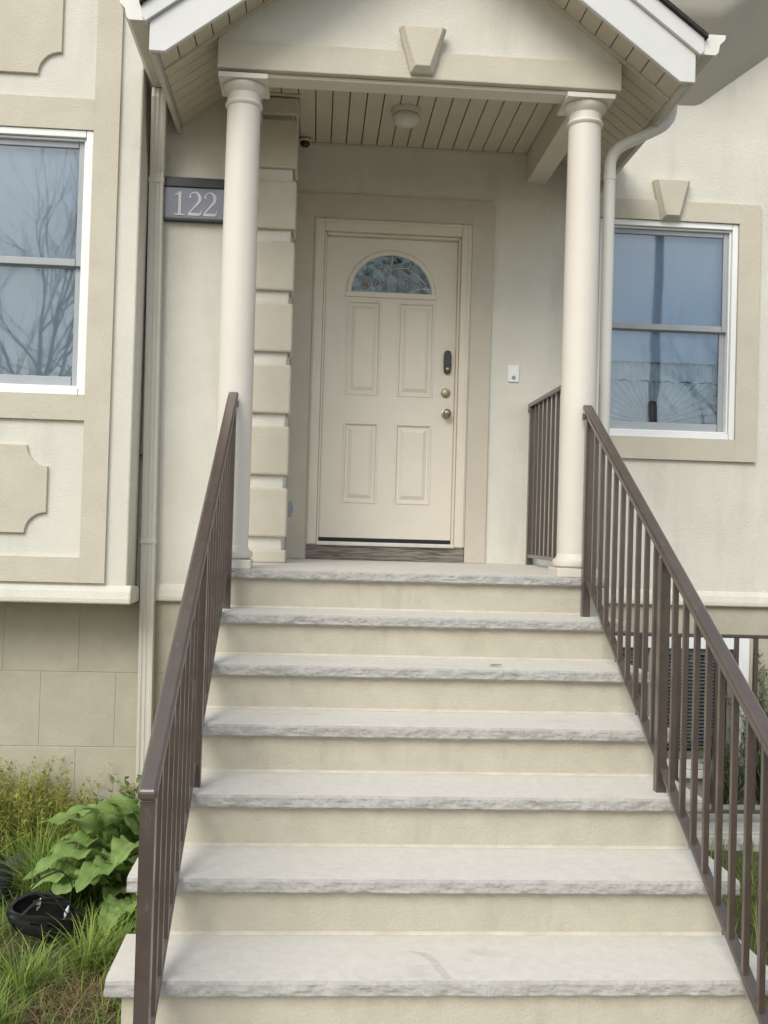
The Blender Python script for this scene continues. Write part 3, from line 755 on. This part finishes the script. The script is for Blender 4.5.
def dig1(x):
    mb = MB(); y0, y1 = ys+.0085, ys+.0118
    stroke(mb, [(x, ZB0+.004), (x, ZB0+ZH)], [.017, .017], y0, y1)
    stroke(mb, [(x-.030, ZB0+.004), (x+.030, ZB0+.004)], [.008, .008], y0-.0004, y1)
    stroke(mb, [(x-.028, ZB0+ZH-.022), (x-.010, ZB0+ZH-.010), (x+.008, ZB0+ZH)], [.006, .010, .008], y0-.0008, y1)
    return mb
def dig2(x):
    mb = MB(); y0, y1 = ys+.0085, ys+.0118
    p, wv = [], []
    for k in range(17):
        t = math.radians(165 - 210*k/16); p.append((x-.002+.030*math.cos(t), ZB0+ZH-.036+.036*math.sin(t))); wv.append(.007+.012*max(0, math.cos(t))**1.0)
    for k in range(1, 7):
        u = k/6; a = p[16]; p.append((a[0]+(x-.036-a[0])*u, a[1]+(ZB0+.010-a[1])*u)); wv.append(.014-.008*u)
    stroke(mb, p, wv, y0, y1)
    stroke(mb, [(x-.038, ZB0+.008), (x+.026, ZB0+.008), (x+.038, ZB0+.011)], [.016, .016, .010], y0-.0004, y1)
    stroke(mb, [(x+.034, ZB0+.008), (x+.042, ZB0+.034)], [.009, .003], y0-.0008, y1)
    stroke(mb, [(x-.029, ZB0+ZH-.036), (x-.026, ZB0+ZH-.022)], [.012, .010], y0-.0006, y1)
    return mb
dig1(-1.334).build('numeral', M['sign_digit'], sg)
dig2(-1.246).build('numeral', M['sign_digit'], sg)
dig2(-1.158).build('numeral', M['sign_digit'], sg)

# ------------------------------------------------------------------ front steps
steps = thing('front_steps', 'front steps with rough edged pale stone treads and cream risers', 'steps', (0, -1, 0))
OV = .035; TH = .052; XT = 1.080; XB = 1.03; XM = -.018
poly = [(YD+.1, 0-.3)]
poly = []
for k in range(0, 8):
    yk = -k*T+OV
    poly.append((yk, H-k*RI-TH-.001)); poly.append((yk, H-(k+1)*RI-TH-.001))
poly[-1] = (poly[-1][0], -.3)
poly = [(YD-.002, -.3), (YD-.002, H-TH-.001)] + poly
MB().prism(poly, 'x', XM-XB, XM+XB).build('riser', M['riser'], steps)
def slab(k):
    z1 = H-k*RI; yf = -k*T; yb = (-(k-1)*T+OV-.001) if k > 0 else YD-.003
    rng = random.Random(k*17+3); N = 260
    mb = MB(); mb.mi = []
    rows = 7
    ox = rng.uniform(0, 50)
    def dn(x, j):
        t = j/(rows-1)
        big = noise.noise(Vector((x*5+ox, t*1.2, 0)))*.007
        mid = noise.noise(Vector((x*17+ox, t*2.6, 3)))*.008
        sm = noise.noise(Vector((x*46+ox, t*5.5, 7)))*.0045
        prof = (.010 if j == 0 else 0)+(.012 if j == rows-1 else 0)
        return .75*(big+mid+sm)+prof
    secs = []
    for i in range(N+1):
        x = XM - XT + 2*XT*i/N; st = len(mb.v)
        endj = .006*noise.noise(Vector((ox, i*0, 1)))
        mb.v.append((x, yb, z1 + (.0123*yb if k == 0 else 0)))
        mb.v.append((x, yf+.045, z1))
        for j in range(rows):
            z = z1 - TH*(j/(rows-1))
            zz = z - (.002*abs(noise.noise(Vector((x*9+ox, 5, 1)))) if j == 0 else 0)
            mb.v.append((x, yf + dn(x, j)*.95, zz))
        mb.v.append((x, yb, z1-TH)); secs.append(st)
    m = rows+3
    for i in range(N):
        a, b_ = secs[i], secs[i+1]
        for j in range(m):
            j2 = (j+1) % m; mb.f.append((a+j, b_+j, b_+j2, a+j2)); mb.mi.append(1 if 2 <= j <= rows else 0)
    mb.f.append(tuple(secs[0]+j for j in range(m))); mb.mi.append(1)
    mb.f.append(tuple(secs[-1]+j for j in reversed(range(m)))); mb.mi.append(1)
    # rough ends
    for i in range(0, N+1):
        pass
    for idx, s in ((secs[0], -1), (secs[-1], 1)):
        for j in range(m):
            x, y, z = mb.v[idx+j]; mb.v[idx+j] = (x + s*.008*noise.noise(Vector((y*20, z*30, ox))), y, z)
    return mb.build('tread' if k else 'porch_slab', [M['stone'], M['rock']], steps)
for k in range(0, 8): slab(k)
M['stain'] = surf('tread_stain', (.53,.51,.465), (.46,.44,.40), .9, 40)
stn = MB(); zz = H-6*RI+.001; sp = [(-0.127, -1.836), (-0.082, -1.860), (-0.055, -1.916), (-0.043, -1.985), (-0.023, -2.052)]
for k, (x, y) in enumerate(sp):
    w_ = (.004, .010, .012, .014, .010)[k]; stn.v += [(x-w_*.9, y-w_*.8, zz), (x+w_*.9, y+w_*.8, zz)]
for k in range(len(sp)-1): stn.f.append((2*k, 2*k+1, 2*k+3, 2*k+2))
stn.build('stain', M['stain'], steps)
mj = MB()
for k in range(0, 7):
    yk = -k*T+OV; z = H-(k+1)*RI
    mj.prism([(yk-.012, z+.0005), (yk-.008, z+.006), (yk-.0005, z+.011), (yk-.0005, z+.0005)], 'x', XM-XB+.002, XM+XB-.002)
mj.build('mortar_joint', M['mortar'], steps)

# ------------------------------------------------------------------ railings
def nl(y): return H + y*RI/T       # nosing line
def stair_railing(s, label):
    r = thing('stair_railing', label, 'railing', (s*.945, -1.25, 0), 'brown stair railings')
    XC = .925
    XR = .938
    def bx(mb, xc, w, y0, y1, zf0, zf1):
        xa, xb = s*xc-w/2, s*xc+w/2
        mb.hexa([(xa,y0,zf0(y0)),(xb,y0,zf0(y0)),(xb,y1,zf0(y1)),(xa,y1,zf0(y1)),(xa,y0,zf1(y0)),(xb,y0,zf1(y0)),(xb,y1,zf1(y1)),(xa,y1,zf1(y1))])
    HR = .888
    mb = MB(); bx(mb, XC, .054, -2.465, -.012, lambda y: nl(y)+HR, lambda y: nl(y)+HR+.030)
    hr = mb.build('handrail', M['rail'], r, bevel=.010, seg=3)
    mb = MB(); bx(mb, XC, .034, -2.45, -.03, lambda y: nl(y)+HR-.022, lambda y: nl(y)+HR-.001)
    mb.build('rail_channel', M['rail'], hr, bevel=.002)
    # volute-less drop end at the top
    MB().box(s*XC-.029, s*XC+.029, -.046, -.010, nl(-.03)+HR-.045, nl(-.03)+HR-.005).build('rail_end', M['rail'], hr, bevel=.008)
    mb = MB(); bx(mb, XR, .038, -2.42, -.05, lambda y: nl(y)+.012, lambda y: nl(y)+.034)
    mb.build('bottom_rail', M['rail'], r, bevel=.003)
    for y, k in ((-.065, 1), (-1.255, 4), (-2.43, 8)):
        z0 = H-k*RI-.002 if k < 8 else .028
        MB().box(s*XC-.021, s*XC+.021, y-.021, y+.021, z0, nl(y)+HR-.02).build('post', M['rail'], r, bevel=.004)
    for a, b_ in ((-.065, -1.255), (-1.255, -2.43)):
        n = 10
        for i in range(1, n):
            y = a + (b_-a)*i/n; w = .0105
            zt = nl(y)+HR-.018; mb = MB(); yl, yh = y-w, y+w
            XA, XD = s*(XC+.006)-w, s*(XC+.006)+w
            mb.hexa([(XA,yl,nl(yl)+.030),(XD,yl,nl(yl)+.030),(XD,yh,nl(yh)+.030),(XA,yh,nl(yh)+.030),(XA,yl,zt),(XD,yl,zt),(XD,yh,zt),(XA,yh,zt)])
            mb.build('baluster', M['rail'], r, bevel=.002, seg=1)
    return r
stair_railing(-1, 'brown metal stair railing rising along the left side of the steps')
stair_railing(1, 'brown metal stair railing along the right side of the steps, before the basement window')
pr = thing('porch_railing', 'short brown metal railing on the porch between right column and house wall', 'railing', (.945, .85, H))
XC = .945
MB().box(XC-.029, XC+.029, .235, YD-.006, 2.672, 2.702).build('handrail', M['rail'], pr, bevel=.010, seg=3)
MB().box(XC-.029, XC+.029, YD-.04, YD-.0045, 2.640, 2.671).build('rail_end', M['rail'], pr, bevel=.008)
MB().box(XC-.018, XC+.018, .235, YD-.02, 1.668, 1.692).build('bottom_rail', M['rail'], pr, bevel=.003)
for y in (.26, 1.44): MB().box(XC-.021, XC+.021, y-.021, y+.021, H+.012*y-.004, 2.671).build('post', M['rail'], pr, bevel=.004)
for i in range(1, 10):
    y = .26+1.18*i/10; MB().box(XC-.010, XC+.010, y-.010, y+.010, 1.690, 2.671).build('baluster', M['rail'], pr, bevel=.002, seg=1)
ar = thing('area_railing', 'low brown metal guard railing in front of the basement window', 'railing', (2.0, .6, .1))
ZG = 1.248; YG = .80
MB().box(1.12, 4.4, YG-.016, YG+.016, ZG-.022, ZG).build('top_rail', M['rail'], ar, bevel=.004)
MB().box(1.12, 4.4, YG-.012, YG+.012, .160, .180).build('bottom_rail', M['rail'], ar, bevel=.003)
x = 1.14; i = 0
while x < 4.4:
    w = .020 if i % 10 == 0 else .0125
    MB().box(x-w, x+w, YG-w, YG+w, .098 if i % 10 == 0 else .179, ZG-.021).build('post' if i % 10 == 0 else 'baluster', M['rail'], ar, bevel=.002, seg=1)
    x += .1205; i += 1
cb_ = thing('stone_curb', 'pale concrete ledge with rough grey stone edge under the guard railing right of the steps', 'curb', (2.5, .7, 0))
MB().box(1.055, 5.0, .64, 1.26, -.2, .094).build('ledge', M['concrete'], cb_, bevel=.008)
for i in range(9):
    eb = MB(); x0_ = 1.06+i*.43; n_ = 24; ox = i*7.3
    for k in range(n_+1):
        x = x0_+.42*k/n_
        for (yy, zz) in ((.638, .085), (.60, .090), (.572, .078), (.566, .045), (.570, .0), (.58, -.08), (.638, -.08)):
            f_ = 0 if yy > .63 else 1
            eb.v.append((x, yy+f_*(.016*noise.noise(Vector((x*11+ox, zz*20, 1)))+.008*noise.noise(Vector((x*34, zz*50, 5)))), zz+f_*.007*noise.noise(Vector((x*14, yy*20, ox)))))
    for k in range(n_):
        for j in range(7): j2 = (j+1) % 7; eb.f.append((k*7+j, k*7+j2, k*7+7+j2, k*7+7+j))
    eb.f.append(tuple(range(7))); eb.f.append(tuple(n_*7+j for j in reversed(range(7))))
    eb.build('edge_stone', M['rock'], cb_)

# ------------------------------------------------------------------ plants on the left
def blade(mb, x, y, z, h, w, ang, lean, tone, seg=4):
    dx, dy = math.cos(ang), math.sin(ang); px, py = -dy, dx
    b = len(mb.v)
    for k in range(seg+1):
        t = k/seg; off = lean*h*t**1.9; zz = z + h*(t - .38*lean*t**2.4)
        ww = w*(1-t)**.7 if k < seg else w*.06
        cx, cy = x+dx*off, y+dy*off
        mb.v += [(cx-px*ww/2, cy-py*ww/2, zz), (cx+px*ww/2, cy+py*ww/2, zz)]
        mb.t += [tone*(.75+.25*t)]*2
    for k in range(seg):
        a = b+2*k; mb.f.append((a, a+1, a+3, a+2))
def inb(x, y):   # keep clear of the stair block
    return not (x > -1.02 and y > -2.45)
rg = random.Random(5)
g = MB(); g.t = []
for _ in range(15000):
    x = rg.uniform(-3.4, -1.03); y = rg.uniform(-2.7, .70)
    d = noise.noise(Vector((x*1.6, y*1.6, 2)))
    dry = ((x+1.36)**2/.02 + (y+1.38)**2/.03)
    if dry < 1 and rg.random() < .8: continue
    if ((x+1.60)/.19)**2+((y+.84)/.20)**2 < 1: continue
    if rg.random() < .35-.9*d: continue
    h = rg.uniform(.06, .17)*(1+.8*max(d, 0)); 
    if x > -1.08: h *= .6
    blade(g, x, y, -.01, h, rg.uniform(.004, .009), rg.uniform(0, 2*PI), rg.uniform(.15, 1.1), min(1, max(0, .45+.8*d+rg.gauss(0, .22))))
# longer arching clumps
for cx, cy, n_, hh in ((-1.66, -.40, 150, .36), (-1.80, -.12, 170, .40), (-1.62, -.22, 130, .40), (-1.35, -1.08, 120, .26), (-1.55, -1.28, 130, .24), (-1.80, -1.15, 110, .24), (-1.98, -.80, 120, .28), (-2.1, -.2, 120, .36), (-1.26, -.92, 70, .24), (-1.95, -1.4, 150, .24), (-1.6, -1.6, 120, .22), (-2.4, -.6, 150, .3)):
    for _ in range(n_):
        a = rg.uniform(0, 2*PI); r_ = abs(rg.gauss(0, .05))
        blade(g, cx+r_*math.cos(a), cy+r_*math.sin(a), -.01, hh*rg.uniform(.5, 1.15), rg.uniform(.005, .011), a+rg.gauss(0, .5), rg.uniform(.1, 1.0), min(1, max(0, rg.gauss(.5, .22))), 6)
for _ in range(5000):   # right hand side, beyond the steps
    x = rg.uniform(1.05, 4.2); y = rg.uniform(-2.6, .48)
    blade(g, x, y, -.01, rg.uniform(.05, .2), rg.uniform(.005, .010), rg.uniform(0, 2*PI), rg.uniform(.1, 1.1), min(1, max(0, rg.gauss(.3, .2))))
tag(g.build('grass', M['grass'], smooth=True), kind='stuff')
g = MB(); g.t = []
for _ in range(420):
    x, y = rg.gauss(-1.36, .12), rg.gauss(-1.38, .14)
    if not inb(x, y) or x > -1.05: continue
    blade(g, x, y, rg.uniform(0, .02), rg.uniform(.05, .12), rg.uniform(.003, .006), rg.uniform(0, 2*PI), rg.uniform(1.0, 1.9), rg.random(), 3)
tag(g.build('dry_grass', M['straw']), kind='stuff')
# wispy yellow-green weeds against the wall
g = MB(); g.t = []
def wisp(x, y, h, rng, tone):
    dx, dy = rng.gauss(0, .12), rng.gauss(-.02, .08); n_ = 9
    pts = [Vector((x+dx*(k/n_)**1.5, y+dy*(k/n_)**1.5, h*k/n_)) for k in range(n_+1)]
    for a, b_ in zip(pts, pts[1:]):
        i = len(g.v); w_ = .0014; g.v += [(a.x-w_, a.y, a.z), (a.x+w_, a.y, a.z), (b_.x+w_, b_.y, b_.z), (b_.x-w_, b_.y, b_.z)]; g.t += [tone]*4; g.f.append((i, i+1, i+2, i+3))
    for k in range(2, n_+1):
        for _ in range(5):
            p = pts[k]; a = rng.uniform(0, 2*PI); l = rng.uniform(.02, .065)*(1.15-.5*k/n_); e = rng.uniform(-.1, .9)
            d = Vector((math.cos(a)*math.cos(e), math.sin(a)*math.cos(e), math.sin(e)))*l; s_ = Vector((-math.sin(a), math.cos(a), 0))*rng.uniform(.0025, .0055)
            i = len(g.v); m_ = p+d*.5; q = p+d
            g.v += [tuple(p), tuple(m_-s_), tuple(q), tuple(m_+s_)]; tn = min(1, max(0, tone+rng.gauss(0, .15))); g.t += [tn]*4; g.f.append((i, i+1, i+2, i+3))
for _ in range(620):
    x = rg.uniform(-3.0, -1.64); y = rg.uniform(.30, .74)
    h = .40*(1-.55*max(0, (x+1.95)/.3))*rg.uniform(.55, 1.15) if x > -1.95 else .42*rg.uniform(.5, 1.15)
    wisp(x, y, max(h, .1), rg, min(1, max(0, rg.gauss(.55, .25))))
for _ in range(70):
    wisp(rg.uniform(-1.7, -1.25), rg.uniform(.2, .72), rg.uniform(.15, .40), rg, rg.uniform(.0, .35))
tag(g.build('wispy_weeds', M['weed']), kind='stuff')

# broad-leaved plant
def leaf(mb, base, ang, elev, L, W, droop, tone, rng, stem=.3, ns=26, nw=10):
    """a big wavy leaf on a short stalk"""
    dirh = Vector((math.cos(ang), math.sin(ang), 0)); side = Vector((-math.sin(ang), math.cos(ang), 0))
    p = Vector(base); e = elev; b = len(mb.v); ph = rng.uniform(0, 6)
    step = L/ns
    pts = []
    for k in range(ns+1):
        pts.append((p.copy(), e)); p = p + (dirh*math.cos(e)+Vector((0,0,1))*math.sin(e))*step; e -= droop/ns*(.4+1.2*k/ns)
    for k, (q, e_) in enumerate(pts):
        t = k/ns
        if t < stem: wv = .006
        else:
            u = (t-stem)/(1-stem); wv = W*(math.sin(PI*u**.62)**.7 if 0 < u < 1 else .02)
        nrm = (Vector((0,0,1))*math.cos(e_) - dirh*math.sin(e_))
        for j in range(-nw//2, nw//2+1):
            s_ = j/(nw/2); ruff = .12*wv*math.sin(k*1.15*26/ns+ph+s_*1.3)*abs(s_)**1.5 + .035*wv*math.sin(k*2.1+ph*2-s_*4) + .05*wv*noise.noise(Vector((k*.30*26/ns, s_*1.6, ph*5))) + .055*wv*noise.noise(Vector((k*.75*26/ns, s_*4.2, ph*3)))
            cup = -.18*wv*abs(s_)**1.3 + .05*wv*(1 if j else -1)
            edge = 1+.045*math.sin(k*1.9+ph)*abs(s_)+.04*math.sin(k*.7+ph*3)*abs(s_)
            mb.v.append(tuple(q + side*s_*wv/2*edge + nrm*(ruff-cup*(.6)))); mb.t.append(min(1, max(0, tone+.30*(1 if j == 0 else 0)+.16*(1 if (k % 4 == 0 and j) else 0)+.12*noise.noise(Vector((k*.4, s_*2, ph))))))
    w_ = nw+1
    for k in range(ns):
        for j in range(nw):
            a = b+k*w_+j; mb.f.append((a, a+1, a+w_+1, a+w_))
rg = random.Random(11)
pd = MB(); pd.t = []
LV = [((-1.30,-.10,.02), 3.3, 1.15, .66, .24, 1.6), ((-1.28,-.16,.02), 3.9, .95, .70, .25, 1.7), ((-1.22,-.10,.02), 4.5, 1.10, .70, .25, 1.8),
      ((-1.20,-.02,.02), 2.6, 1.25, .60, .22, 1.5), ((-1.34,-.28,.02), 4.15, .75, .55, .22, 1.3), ((-1.20,-.30,.02), 4.8, .85, .58, .22, 1.7),
      ((-1.30,-.22,.02), 3.55, .65, .58, .22, 1.1), ((-1.22,-.42,.02), 4.45, .6, .50, .20, 1.3), ((-1.16,-.25,.02), 5.0, 1.0, .52, .19, 1.9),
      ((-1.24,.05,.02), 1.9, 1.3, .52, .20, 1.0), ((-1.20,-.12,.02), 3.4, 1.38, .72, .24, 2.0),
      ((-1.36,-.05,.02), 2.9, .9, .48, .19, 1.4), ((-1.16,-.48,.02), 4.7, .7, .42, .18, 1.5), ((-1.18,.12,.02), 4.4, 1.42, .64, .22, 1.6),
      ((-1.25,-.30,.02), 4.25, 1.05, .62, .23, 1.9), ((-1.32,-.36,.02), 3.75, .9, .55, .21, 1.6), ((-1.14,-.10,.02), 4.75, 1.3, .66, .22, 1.9), ((-1.28,.0,.02), 3.0, 1.3, .62, .22, 2.0)]
for (b_, a, e, L, W, d) in LV:
    leaf(pd, b_, a, e, L*1.0, W*.84, d, rg.uniform(.2, .9), rg)
    q_ = (b_[0]+rg.uniform(-.05, .05), b_[1]+rg.uniform(-.08, .08), b_[2])
    leaf(pd, q_, a+rg.uniform(-.35, .35), e+rg.uniform(-.2, .15), L*rg.uniform(.62, .9), W*rg.uniform(.6, .8), d+rg.uniform(-.2, .3), rg.uniform(.1, .9), rg)
dock = pd.build('broadleaf_plant', M['dock'], smooth=True)
tag(dock, 'weed with large crinkled light green leaves growing against the left of the steps', 'plant')
dock.data.materials[0] = M['dock']
# small leafy weed behind it, at the wall
sw = MB(); sw.t = []
for _ in range(34):
    x, y = rg.uniform(-1.62, -1.12), rg.uniform(.25, .62); h = rg.uniform(.22, .40); dx, dy = rg.gauss(0, .06), rg.gauss(-.04, .05)
    for k in range(1, 10):
        t = k/9; p = (x+dx*t, y+dy*t, h*t)
        for s_ in (0, 1):
            leaf(sw, p, rg.uniform(0, 2*PI), rg.uniform(-.1, .7), rg.uniform(.05, .085), rg.uniform(.016, .030), rg.uniform(.3, 1.2), rg.uniform(0, 1), rg, .12, 5, 2)
    i = len(sw.v); sw.v += [(x-.002,y,0),(x+.002,y,0),(x+dx+.001,y+dy,h),(x+dx-.001,y+dy,h)]; sw.t += [.3]*4; sw.f.append((i,i+1,i+2,i+3))
tag(sw.build('leafy_weed', M['smallleaf'], smooth=True), 'small leaved green weeds sprouting at the foundation beside the left downspout', 'weed')

fl = MB(); fl.t = []
leaf(fl, (.335, -.585, H-2*RI+.004), .35, .12, .075, .026, .3, .1, rg, .15, 8, 4)
tag(fl.build('fallen_leaf', M['straw'], smooth=True), 'single small dry brown leaf lying on a stone tread', 'leaf')
# edging stones
def stone(x, y, z, rx, ry, rz, seed, mat, label):
    bm = bmesh.new(); bmesh.ops.create_icosphere(bm, subdivisions=3, radius=1)
    for v in bm.verts:
        n_ = noise.noise(v.co*1.3+Vector((seed*3.1, seed, 0)))*.28 + noise.noise(v.co*3.5+Vector((seed, 0, seed)))*.10
        c = v.co*(1+n_); v.co = Vector((c.x*rx+x, c.y*ry+y, c.z*rz+z))
    me = bpy.data.meshes.new('edging_stone'); bm.to_mesh(me); bm.free(); me.materials.append(mat); me.shade_smooth()
    o = bpy.data.objects.new('edging_stone', me); COL.objects.link(o)
    return tag(o, label, 'stone', 'edging stones in the left bed')
stone(-1.93, .16, .03, .10, .07, .06, 1, M['rockgrey'], 'grey brown edging stone at the left border, behind the helmet')
stone(-1.70, .30, .03, .10, .08, .065, 2, M['rockgrey'], 'grey brown edging stone half hidden in tall grass')
stone(-1.46, .40, .06, .10, .08, .08, 3, M['rockgrey'], 'grey brown edging stone under the broad green leaves')
stone(-2.16, .08, .05, .12, .10, .09, 4, M['rockgrey'], 'grey brown edging stone just outside the left border')
stone(-1.975, -.28, .09, .085, .11, .14, 5, M['rockdark'], 'dark slate coloured stone left of the helmet')

# bicycle helmet lying tipped in the grass
hm = thing('bicycle_helmet', 'black bicycle helmet with white tips and straps lying in the grass', 'helmet', (-1.60, -.80, .0))
HM = Matrix.Translation((-1.60, -.80, .135)) @ Matrix.Rotation(math.radians(14), 4, 'Z') @ Matrix.Rotation(math.radians(9), 4, 'X') @ Matrix.Rotation(math.radians(15), 4, 'Y')
def hp(th, ph, r=1.0):   # dome hanging down: opening faces up
    x, y, z = .152*math.cos(th)*math.cos(ph)*r, .108*math.sin(th)*math.cos(ph)*r, -.125*math.sin(ph)*r
    return HM @ Vector((x, y, z+.02))
sh = MB(); NT, NP = 120, 26
def rim(th): return -.06+.13*math.cos(2*th)-.05*math.cos(th)
def slot(th, ph):
    y, z, x = math.sin(th)*math.cos(ph), math.sin(ph), math.cos(th)*math.cos(ph)
    psi = math.atan2(y, z+.12); return math.cos(6.5*psi), x
for sgn, sc_ in ((1, 1.0), (-1, .88)):
    b = len(sh.v)
    for i in range(NT):
        for j in range(NP+1):
            th = 2*PI*i/NT; r0_ = rim(th); ph = min(r0_+(PI/2-r0_)*j/NP, PI/2-.01)
            cq, xq = slot(th, ph)
            sh.v.append(tuple(hp(th, ph, sc_*(1+.05*cq*(1 if j > 2 else .2) if sgn > 0 else 1))))
    for i in range(NT):
        i2 = (i+1) % NT
        for j in range(NP):
            th = 2*PI*(i+.5)/NT; r0_ = rim(th); ph = r0_+(PI/2-r0_)*(j+.5)/NP
            cq, xq = slot(th, ph)
            if j > 3 and cq < -.45 and (.08 < abs(xq) < .80): continue
            a, c = b+i*(NP+1)+j, b+i2*(NP+1)+j
            sh.f.append((a, c, c+1, a+1) if sgn > 0 else (a, a+1, c+1, c))
n0 = NT*(NP+1)
for i in range(NT):
    i2 = (i+1) % NT; sh.f.append((i*(NP+1), n0+i*(NP+1), n0+i2*(NP+1), i2*(NP+1)))
sh.build('shell', M['helmet'], hm, smooth=40)
li = MB()
for i in range(40):
    for j in range(9):
        li.v.append(tuple(hp(2*PI*i/40, .16+(PI/2-.18)*j/8, .84)))
for i in range(40):
    for j in range(8): a, c = i*9+j, ((i+1) % 40)*9+j; li.f.append((a, a+1, c+1, c))
li.build('padding', M['foam'], hm, smooth=True)
stp = MB()
def strap(pts, w=.010):
    stp.tube([HM @ Vector(p) for p in arc_pts(pts, .03, 4)], w, 6, sq=(1, .25))
strap([(-.09, .085, .02), (-.05, .10, .10), (.03, .11, .155), (.10, .10, .10), (.10, .085, .02)])
strap([(-.10, -.085, .02), (-.04, -.02, .075), (.04, .03, .07), (.09, .085, .03)])
strap([(.12, -.05, .02), (.06, -.03, .06), (.0, .05, .085)])
strap([(-.12, .03, .03), (-.06, .05, .07), (.02, .02, .05), (.10, .04, .05)], .014)
strap([(-.08, -.06, .03), (-.02, .0, .055), (.05, -.01, .06), (.11, .03, .04)], .012)
stp.build('strap', M['strap'], hm, smooth=40)
for px, py, pz, rr in ((-.035, -.015, .045, .014), (.085, -.030, .040, .014)):
    mb = MB()
    for j in range(7):
        t = j/6; r_ = rr*math.sin(PI*min(max(t, .04), .97))**.8*(1-.35*t)
        bq = len(mb.v)
        for k in range(10):
            a = 2*PI*k/10; mb.v.append(tuple(HM @ Vector((px+r_*.75*math.cos(a), py-.006+r_*.4*math.sin(a), pz-.025+.06*t))))
        if j:
            for k in range(10): k2 = (k+1) % 10; mb.f.append((bq-10+k, bq-10+k2, bq+k2, bq+k))
    mb.f.append(tuple(range(10))); mb.f.append(tuple(60+k for k in range(10)))
    mb.build('white_tip', M['reflector'], hm, smooth=True)

# ------------------------------------------------------------------ shrubs on the right
def shrub(cx, cy, n_stem, hgt, spread, label, seed):
    rng = random.Random(seed); mb = MB(); mb.t = []; st = MB()
    for _ in range(n_stem):
        a = rng.uniform(0, 2*PI); r0 = rng.uniform(0, .06); l = hgt*rng.uniform(.55, 1.08); out_ = spread*rng.uniform(.15, 1.0)
        bx_, by_ = cx+r0*math.cos(a), cy+r0*math.sin(a); n_ = 26
        pts = []
        for k in range(n_+1):
            t = k/n_; pts.append(Vector((bx_+math.cos(a)*out_*t**1.4+.012*math.sin(k*.9+a*5), by_+math.sin(a)*out_*.75*t**1.4, l*t)))
        st.tube(pts[::3], [.006*(1-.8*k/(len(pts[::3])-1)) for k in range(len(pts[::3]))], 5)
        tone = rng.uniform(.1, .8)
        for k in range(3, n_+1):
            for _ in range(7):
                p = pts[k]; aa = rng.uniform(0, 2*PI); e = rng.uniform(.1, 1.1); ln = rng.uniform(.035, .085)*(1.1-.45*k/n_)
                d = Vector((math.cos(aa)*math.cos(e), math.sin(aa)*math.cos(e), math.sin(e)))*ln; s_ = Vector((-math.sin(aa), math.cos(aa), 0))*rng.uniform(.003, .0055)
                i = len(mb.v); m_ = p+d*.45; q = p+d
                mb.v += [tuple(p), tuple(m_-s_), tuple(q), tuple(m_+s_)]; mb.t += [min(1, max(0, tone*.6+.4*k/n_*tone+rng.gauss(0, .12)))]*4; mb.f.append((i, i+1, i+2, i+3))
    o = thing('shrub', label, 'shrub', (cx, cy, 0), 'needle leaved shrubs by the basement window')
    mb.build('foliage', M['shrub'], o); st.build('stem', M['bark'], o)
shrub(2.60, 1.37, 40, 1.10, .30, 'feathery green needle leaved shrub right of the basement window, leaning towards its jamb', 3)
shrub(2.30, 1.37, 22, .50, .24, 'low loose green shrub under the right half of the basement window', 4)
shrub(2.95, 1.36, 50, 1.00, .36, 'dense green needle leaved shrub at the right border behind the guard railing', 6)

# ------------------------------------------------------------------ across the street (seen mirrored in the window panes)
def bare_tree(x, y, h, r0, seed, label):
    rng = random.Random(seed); tr = MB(); br = MB()
    def grow(mb, p, d, l, r, depth):
        n_ = 5; pts = [p]; q = p.copy(); dd = d.copy()
        for k in range(n_):
            dd = (dd+Vector((rng.gauss(0, .10), rng.gauss(0, .10), rng.gauss(.03, .06)))).normalized(); q = q+dd*l/n_; pts.append(q.copy())
        rs = [r*(1-.45*k/n_) for k in range(n_+1)]
        mb.tube(pts, rs, 7 if depth < 2 else (5 if depth < 4 else 3), cap=False)
        if depth >= 6 or r < .006: return
        nb = 4 if depth < 3 else (3 if depth < 5 else 2)
        for _ in range(nb):
            k = rng.randint(2, n_); ax = Vector((rng.gauss(0, 1), rng.gauss(0, 1), rng.gauss(0, .5))).normalized()
            nd = (dd*rng.uniform(.75, 1.0)+ax*rng.uniform(.35, .75)).normalized()
            grow(br, pts[k], nd, l*rng.uniform(.62, .85), rs[k]*rng.uniform(.55, .72), depth+1)
        grow(br, pts[-1], dd, l*.75, rs[-1]*.85, depth+1)
    grow(tr, Vector((x, y, -.05)), Vector((0, 0, 1)), h*.27, r0, 0)
    o = thing('bare_tree', label, 'tree', (x, y, 0), 'bare trees across the street')
    tr.build('trunk', M['bark'], o, smooth=True); br.build('limb', M['bark'], o, smooth=True)
bare_tree(-7.4, -14.5-2, 13, .17, 2, 'bare tree mirrored in the left bay window')
bare_tree(-4.4, -18.5, 12, .13, 5, 'slim bare tree mirrored near the edge of the left bay window')
bare_tree(10.3, -17.5, 11, .15, 9, 'bare branching tree mirrored in the right window')
up_ = thing('utility_pole', 'tall dark utility pole mirrored in the right window', 'utility pole', (7.55, -15.2-1, 0))
MB().tube([(7.75, -16.2, -.1), (7.75, -16.2, 10.8)], [.13, .10], 14).build('pole', M['pole'], up_, smooth=40)
MB().box(6.7, 8.8, -16.27, -16.13, 10.0, 10.12).build('crossarm', M['pole'], up_, bevel=.01)
